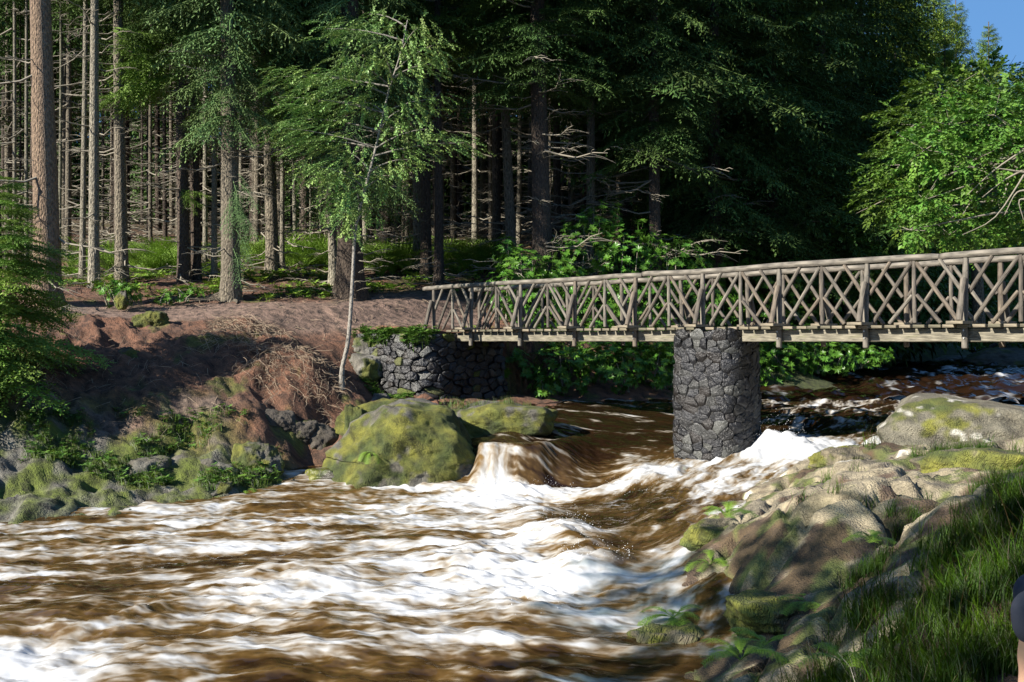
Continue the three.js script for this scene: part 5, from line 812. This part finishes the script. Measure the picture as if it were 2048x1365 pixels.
// ---------------------------------------------------------------- dead twigs and roots on the bank
function curl(seed) { const r = rng(seed), a = V(0, 0, 0), pts = []; let dir = V(1, 0.2 * (r() - 0.5), 0); for (let k = 0; k <= 5; k++) { pts.push(a.clone()); dir.add(V(0.7 * (r() - 0.5), 0.5 * (r() - 0.5), 0.7 * (r() - 0.5))).normalize(); a.addScaledVector(dir, 0.2); } return new Soup().tube(pts, (k) => 0.012 * (1 - k / 7), 4, 1, false).geo(); }
const curls = [1, 2, 3, 4].map(curl);
function tangle(label, areas, seed, size = 0.6) {
  const r = rng(seed), ms = curls.map(() => []);
  for (const [x0, x1, y0, y1, d0, d1, n] of areas) for (let i = 0; i < n; i++) { const t = r(), px = lerp(x0, x1, r()), d = lerp(d1, d0, t), x = (px - 1024) / F * d, y = bankH(x, d) + 0.02 + 0.16 * r() * r(), k = Math.floor(r() * 4), s = size * (0.5 + r()); ms[k].push(aim(V(x, y, -d), V(r() - 0.5, 0.2 - 0.7 * r(), 0.3 + r()), V(r() - 0.5, 1, 0.2), s, s * 0.8, s)); }
  const g = group('dead_twigs'); tag(g, label, 'twigs', null, 'stuff'); ms.forEach((m, k) => inst('twig', curls[k], deadMat, m, g, 'stuff'));
}
tangle('tangle of pale dead twigs and roots below the birch', [[530, 690, 0, 0, 21.2, 23, 460], [590, 680, 0, 0, 22.4, 23.4, 90], [480, 560, 0, 0, 21.4, 22.6, 120]], 71, 0.42);
tangle('dead twigs spilling over the path edge above the bank', [[420, 580, 0, 0, 23.4, 24.6, 420], [400, 520, 0, 0, 22.4, 23.6, 160]], 72, 0.5);
tangle('scattered dead twigs on the left of the bank by the hemlock', [[0, 110, 0, 0, 19.6, 21, 200], [120, 480, 0, 0, 19.5, 23, 160]], 73, 0.4);
tangle('fallen twigs and cones strewn over the wood floor', [[120, 860, 0, 0, 25, 34, 700]], 74, 0.45);
{
  const r = rng(59), ms = [[], []], cs = [[], []]; for (let i = 0; i < 6000; i++) { const px = 60 + 900 * r(), d = 26.5 + 10 * r(), x = (px - 1024) / F * d; if (pathAt(x, d) > 0.15 || fbm(x * 0.55 + 3, d * 0.55, 3) < 0.02) continue; const y = bankH(x, d), k = i % 2, s = 0.8 + 1.3 * r(); ms[k].push(aim(V(x, y + 0.05 + 0.1 * r(), -d), V(0.8 * (r() - 0.5), 1, 0.8 * (r() - 0.5)), V(0.02, 0.03, 1), s)); cs[k].push(shade(r, 0.6)); }
  const g = group('undergrowth'); tag(g, 'low green undergrowth on the wood floor beside the path', 'plants', null, 'stuff'); ms.forEach((m, k) => inst('leaf', herbSprigs[k], M.fern, m, g, 'stuff', cs[k]));
}
// stump with gripping roots low on the bank
{
  const b = P(470, 845, 20.4), g = group('tree_stump', b.x, b.y, b.z), r = rng(81); tag(g, 'rotten root stump gripping the shaded bank above the ridged rock', 'stump');
  put('stump', boulderGeo(0.34, 0.3, 0.3, 33, { detail: 14, moss: 0.35, rough: 0.4, base: [0.12, 0.085, 0.06] }), boulderMat, g);
  for (let i = 0; i < 9; i++) { const a = -0.4 + r() * 4, q = [V(0, 0, 0.1)]; for (let k = 1; k < 5; k++) q.push(V(Math.cos(a) * 0.14 * k + 0.06 * (r() - 0.5), -0.11 * k * (0.6 + 0.6 * r()), 0.2 + 0.05 * k)); put('root', new Soup().tube(new THREE.CatmullRomCurve3(q).getPoints(9), (k) => lerp(0.04, 0.01, k / 9), 6, 1, false).geo(), deadMat, g); }
}
boulder('mossy_stump', 243, 600, 25.2, 0.17, 0.26, 0.17, 120, 'short mossy stump on the needle path beside the glossy leaved shrub', { detail: 14, moss: 0.5, rough: 0.2 }).userData.category = 'stump';
boulder('mossy_hummock', 305, 648, 24, 0.42, 0.36, 0.35, 121, 'mossy hummock on the lip of the bank below the path', { detail: 18, moss: 0.62, rough: 0.28 }).userData.category = 'hummock';
// driftwood log far upstream
{ const b = P(1935, 715, 62), g = put('driftwood_log', logGeo(V(0, -0.1, 0), V(1.7, 0.85, 0.3), 0.16, 0.12, 9, 4), barkMats[2]); g.position.copy(b); tag(g, 'dark log slanting out of the far rapids', 'log'); }

// ---------------------------------------------------------------- young hemlock hanging over the bank on the left
{
  const r = rng(91), base = P(-5, 770, 20), g = group('hemlock_tree', base.x, base.y, base.z); tag(g, 'young hemlock with layered sunlit boughs on the lip of the bank', 'tree');
  const H = 4.4; put('trunk', trunkGeo([V(0, -0.6, 0), V(0.03, 1, 0), V(0.05, 3, 0), V(0, H, 0)], 0.07, 0.015, { flare: 0.3, sides: 9 }), barkMats[2], g);
  const ms = [[], [], []], cs = [[], [], []];
  for (let y = -0.1; y < H; y += 0.17) { const f = y / H, R = 2.3 * Math.pow(1 - f, 0.6); for (let i = 0; i < 6; i++) { const a = r() * 6.28, l = R * (0.6 + 0.5 * r()), el = -0.12 + 0.5 * f + 0.2 * (r() - 0.5), k = Math.floor(r() * 3); ms[k].push(aim(V(0, y, 0), V(Math.cos(a), el, Math.sin(a)), V(0.5 * (r() - 0.5), 1, 0.5 * (r() - 0.5)), l, l * 1.25, l)); cs[k].push(shade(r, 0.4)); } }
  ms.forEach((m, k) => inst('crown', youngBoughs[k], M.hemlock, m, g, 'stuff', cs[k]));
}
// single green boughs lower on the wood's trunks, hanging shoots round the foot of the thick spruce
{
  const r = rng(92), ms = [[], []], up = V(0, 1, 0);
  for (let i = 0; i < 14; i++) { const y = 0.7 + 2.9 * r(), a = -0.9 + 2.6 * r(), p = V(0.25 * Math.cos(a), y, 0.26), l = 0.5 + 0.5 * r(); ms[i % 2].push(aim(p, V(0.8 * Math.cos(a) + 0.3, -0.6 - 0.6 * r(), 0.5 + 0.5 * r()), up, l * 1.3, l, l)); }
  ms.forEach((m, k) => inst('shoot', weep[k], M.spruceBlue, m, shootTree, 'stuff'));
  for (let i = 0; i < 11; i++) { const a0 = 2.2 + 2.6 * i / 10 + 0.2 * r(), L0 = 1.2 + 1.9 * r(), q = []; let x = shootTree.position.x, z = shootTree.position.z, a = a0; for (let k = 0; k <= 7; k++) { q.push(V(x - shootTree.position.x, Math.max(bankH(x, -z) + 0.015 - shootTree.position.y, k === 0 ? 0.12 : -9) + (k < 2 ? 0.08 * (2 - k) : 0), z - shootTree.position.z)); a += 0.5 * (r() - 0.5); x += Math.cos(a) * L0 / 7; z += Math.abs(Math.sin(a)) * 0.5 * L0 / 7; } put('root', new Soup().tube(new THREE.CatmullRomCurve3(q).getPoints(14), (k) => lerp(0.075, 0.014, k / 14), 7, 1, false).geo(), barkMats[1], shootTree); }
  const extra = (tree, list) => { const b = tree.position, q = [[], [], []]; list.forEach(([px, py, d, dx, dy, l], i) => q[i % 3].push(aim(P(px, py, d).sub(b), V(dx, dy, 0.5 * (r() - 0.2)), up, l, l, l))); q.forEach((m, k) => m.length && inst('green_bough', boughs[k], M.hemlock, m, tree, 'stuff')); };
  const byPx = scene.children.filter((o) => o.name.startsWith('spruce_tree'));
  const fan = (px, py, d, n, dir, l) => Array.from({ length: n }, () => [px + 8 * (r() - 0.5), py + 14 * (r() - 0.5), d, dir * (0.6 + 0.4 * r()), -0.5 * r(), l * (0.7 + 0.6 * r())]);
  extra(byPx[4], [...fan(352, 110, 29.4, 14, -1, 1.9), ...fan(352, 150, 29.3, 12, -1, 1.7), ...fan(362, 385, 29.3, 10, 0.8, 0.7), ...fan(352, 80, 29.4, 10, -1, 1.7)]);
  extra(byPx[10], [...fan(640, 200, 30.2, 14, -0.8, 1.8), ...fan(640, 120, 30.2, 14, 0.9, 2), ...fan(640, 60, 30.2, 12, -0.9, 2)]);
  extra(byPx[3], [...fan(232, 60, 28.8, 8, 0.9, 1.4), ...fan(236, 190, 28.8, 6, -0.8, 0.9)]);
  extra(byPx[12], [...fan(830, 110, 33.6, 8, -0.8, 2.0), ...fan(838, 60, 33.6, 8, 0.8, 2.0)]);
  extra(byPx[8], [...fan(535, 130, 31.6, 12, 0.8, 2), ...fan(530, 220, 31.6, 10, 0.9, 1.6), ...fan(530, 60, 31.6, 12, 1, 2.2)]);
}

// ---------------------------------------------------------------- a person sitting on a stone at the edge of the rocks, one knee in view
function blob(bones, lo, hi, cell, k = 0.03) {                      // bones: [a, b, ra, rb]; smooth union of tapered capsules, meshed
  const size = Math.max(hi.x - lo.x, hi.y - lo.y, hi.z - lo.z), res = Math.ceil(size / cell) + 4, mc = new MarchingCubes(res, std({}), false, false, 200000), h = size / 2 + 2 * cell, c = lo.clone().add(hi).multiplyScalar(0.5), p = V(0, 0, 0), ab = V(0, 0, 0), ap = V(0, 0, 0);
  for (let z = 0; z < res; z++) for (let y = 0; y < res; y++) for (let x = 0; x < res; x++) {
    p.set((x - res / 2) / (res / 2) * h + c.x, (y - res / 2) / (res / 2) * h + c.y, (z - res / 2) / (res / 2) * h + c.z); let d = 9;
    for (const [a, b, ra, rb] of bones) { ab.subVectors(b, a); ap.subVectors(p, a); const t = clamp(ap.dot(ab) / Math.max(1e-9, ab.lengthSq())), e = ap.addScaledVector(ab, -t).length() - lerp(ra, rb, t), m = Math.max(0, k - Math.abs(d - e)) / k; d = Math.min(d, e) - m * m * k * 0.25; }
    mc.field[z * res * res + y * res + x] = -d;
  }
  mc.isolation = 0; mc.update();
  const n = mc.count, g = new THREE.BufferGeometry(), pos = new Float32Array(n * 3); for (let i = 0; i < n; i++) { pos[i * 3] = mc.positionArray[i * 3] * h + c.x; pos[i * 3 + 1] = mc.positionArray[i * 3 + 1] * h + c.y; pos[i * 3 + 2] = mc.positionArray[i * 3 + 2] * h + c.z; }
  g.setAttribute('position', new THREE.BufferAttribute(pos, 3)); const w = mergeVertices(g, 1e-4); w.computeVertexNormals(); return w;
}
{
  const B = V(2.5, -1.62, -3.8), person = group('person', B.x, B.y, B.z), W = (x, y, z) => V(x - B.x, y - B.y, z - B.z); tag(person, 'person in dark shorts sitting on a stone at the grassy edge, bare knee and shin', 'person');
  const skin = std({ roughness: 0.55 }); skin.color.setRGB(0.34, 0.2, 0.135); const cloth = std({ roughness: 0.95 }); cloth.color.setRGB(0.02, 0.024, 0.04); const shirt = std({ roughness: 0.95 }); shirt.color.setRGB(0.12, 0.14, 0.17); const hairM = std({ roughness: 0.7 }); hairM.color.setRGB(0.04, 0.025, 0.015);
  const bones = [], J = [];
  for (const s of [1, -1]) { const z = -3.8 + s * 0.11, hip = W(2.5, -1.04, z), knee = W(1.945 + (s < 0 ? 0.14 : 0), -1.06, z + s * 0.02), ank = W(1.9 + (s < 0 ? 0.16 : 0), -1.53, z + s * 0.02), toe = ank.clone().add(V(-0.17, -0.05, 0)); J.push([hip, knee, ank]); bones.push([hip, knee, 0.085, 0.062], [knee, knee.clone().lerp(ank, 0.35).add(V(0.02, 0, 0)), 0.062, 0.062], [knee.clone().lerp(ank, 0.35).add(V(0.02, 0, 0)), ank, 0.06, 0.038], [ank, toe, 0.042, 0.03]); }
  const pel = W(2.52, -1.0, -3.8), chest = W(2.5, -0.66, -3.8), neck = W(2.48, -0.42, -3.8), head = W(2.45, -0.26, -3.8);
  bones.push([pel, chest, 0.14, 0.145], [chest.clone().add(V(0, 0.1, -0.14)), chest.clone().add(V(0, 0.1, 0.14)), 0.085, 0.085], [neck.clone().add(V(0, -0.08, 0)), head, 0.06, 0.055], [head, head.clone().add(V(-0.02, 0.06, 0)), 0.085, 0.095], [head.clone().add(V(-0.05, -0.06, 0)), head.clone().add(V(-0.02, 0, 0)), 0.045, 0.07], [head.clone().add(V(-0.1, 0.01, 0)), head.clone().add(V(-0.115, -0.015, 0)), 0.012, 0.015], [head.clone().add(V(0, 0, 0.088)), head.clone().add(V(0, 0.03, 0.09)), 0.016, 0.02], [head.clone().add(V(0, 0, -0.088)), head.clone().add(V(0, 0.03, -0.09)), 0.016, 0.02]);
  const hands = [];
  for (const s of [1, -1]) {
    const sh = W(2.5, -0.53, -3.8 + s * 0.19), el = W(2.5, -0.84, -3.8 + s * 0.24), wr = W(2.28, -0.96, -3.8 + s * 0.15); bones.push([sh, el, 0.05, 0.042], [el, wr, 0.042, 0.028]);
    const palm = wr.clone().add(V(-0.075, -0.015, 0)), hb = [[wr, palm, 0.026, 0.03]]; // fingers over the thigh, unequal, bent
    [[-0.03, 0.07], [-0.01, 0.08], [0.012, 0.075], [0.032, 0.058]].forEach(([dz, l]) => { const a = palm.clone().add(V(-0.02, 0, dz)), m = a.clone().add(V(-l * 0.55, 0.004, dz * 0.2)), e = m.clone().add(V(-l * 0.4, -0.022, 0)); hb.push([a, m, 0.0095, 0.009], [m, e, 0.009, 0.0075]); });
    const t0 = wr.clone().add(V(-0.03, 0, -s * 0.022)), t1 = t0.clone().add(V(-0.035, -0.004, -s * 0.028)); hb.push([t0, t1, 0.012, 0.0105], [t1, t1.clone().add(V(-0.028, -0.006, -s * 0.006)), 0.0105, 0.008]); hands.push(hb);
  }
  const geos = [blob(bones, W(1.7, -1.65, -4.15), W(2.75, -0.05, -3.45), 0.018)]; for (const hb of hands) { const q = hb[0][0]; geos.push(blob(hb, q.clone().add(V(-0.2, -0.07, -0.09)), q.clone().add(V(0.03, 0.05, 0.09)), 0.004, 0.008)); }
  put('body', mergeGeometries(geos.map((g) => { g.deleteAttribute('uv'); return g; })), skin, person);
  put('shorts', blob([...J.flatMap(([a, b, c]) => [[a, b, 0.105, 0.08], [b, b.clone().lerp(c, 0.1), 0.08, 0.078]]), [pel.clone().add(V(0, -0.02, -0.09)), pel.clone().add(V(0, -0.02, 0.09)), 0.125, 0.125]], W(1.75, -1.3, -4.15), W(2.75, -0.8, -3.45), 0.015), cloth, person);
  put('shirt', blob([[pel.clone().add(V(0, 0.06, 0)), chest, 0.158, 0.162], [chest.clone().add(V(0, 0.1, -0.15)), chest.clone().add(V(0, 0.1, 0.15)), 0.1, 0.1], ...[1, -1].map((s) => [W(2.5, -0.53, -3.8 + s * 0.19), W(2.5, -0.72, -3.8 + s * 0.22), 0.066, 0.06])], W(2.2, -1.1, -4.15), W(2.75, -0.35, -3.45), 0.016), shirt, person);
  put('hair', blob([[head.clone().add(V(0.025, 0.05, 0)), head.clone().add(V(0, 0.085, 0)), 0.1, 0.098]], head.clone().add(V(-0.15, -0.1, -0.15)), head.clone().add(V(0.16, 0.22, 0.15)), 0.012), hairM, person);
  for (const s of [1, -1]) { const e = new THREE.SphereGeometry(0.011, 12, 8); e.translate(head.x - 0.098, head.y + 0.03, head.z + s * 0.034); put('eye', e, std({ color: 0x1a120c, roughness: 0.2 }), person); }
  const seat = put('seat_stone', boulderGeo(0.3, 0.25, 0.34, 140, { detail: 14, moss: 0.2 }), boulderMat); seat.position.set(2.58, -1.37, -3.8); tag(seat, 'grey stone under the sitting person', 'rock');
}

// drops thrown up where the water breaks
{
  const r = rng(121), ms = [], drop = new THREE.IcosahedronGeometry(1, 1), at = [[0.75, 13.9, 0.5, 0.35, 500], [1.05, 12.4, 0.5, 0.35, 450], [5.1, 18.8, 0.55, 0.55, 600], [-0.36, 18.5, 0.35, 0.25, 350], [0.6, 18.1, 0.6, 0.25, 250], [2.2, 17.6, 0.6, 0.25, 250], [0.2, 15.4, 0.5, 0.22, 200], [0.2, 10.8, 0.6, 0.2, 160]];
  for (const [x, d, rad, h, n] of at) for (let i = 0; i < n * 0.45; i++) { const a = r() * 6.28, q = rad * Math.sqrt(r()), X = x + Math.cos(a) * q, D = d + Math.sin(a) * q, y = poolH(X, D) + h * Math.pow(r(), 3) * (1 - q / rad * 0.6), s = 0.002 + 0.005 * r() * r(); ms.push(new THREE.Matrix4().makeScale(s, s, s).setPosition(X, y, -D)); }
  const sprayMat = std({ roughness: 0.3 }); sprayMat.color.setRGB(0.62, 0.64, 0.66); tag(inst('spray', drop, sprayMat, ms), 'white spray flying above the breaking water', 'spray', null, 'stuff');
}

renderer.render(scene, camera);
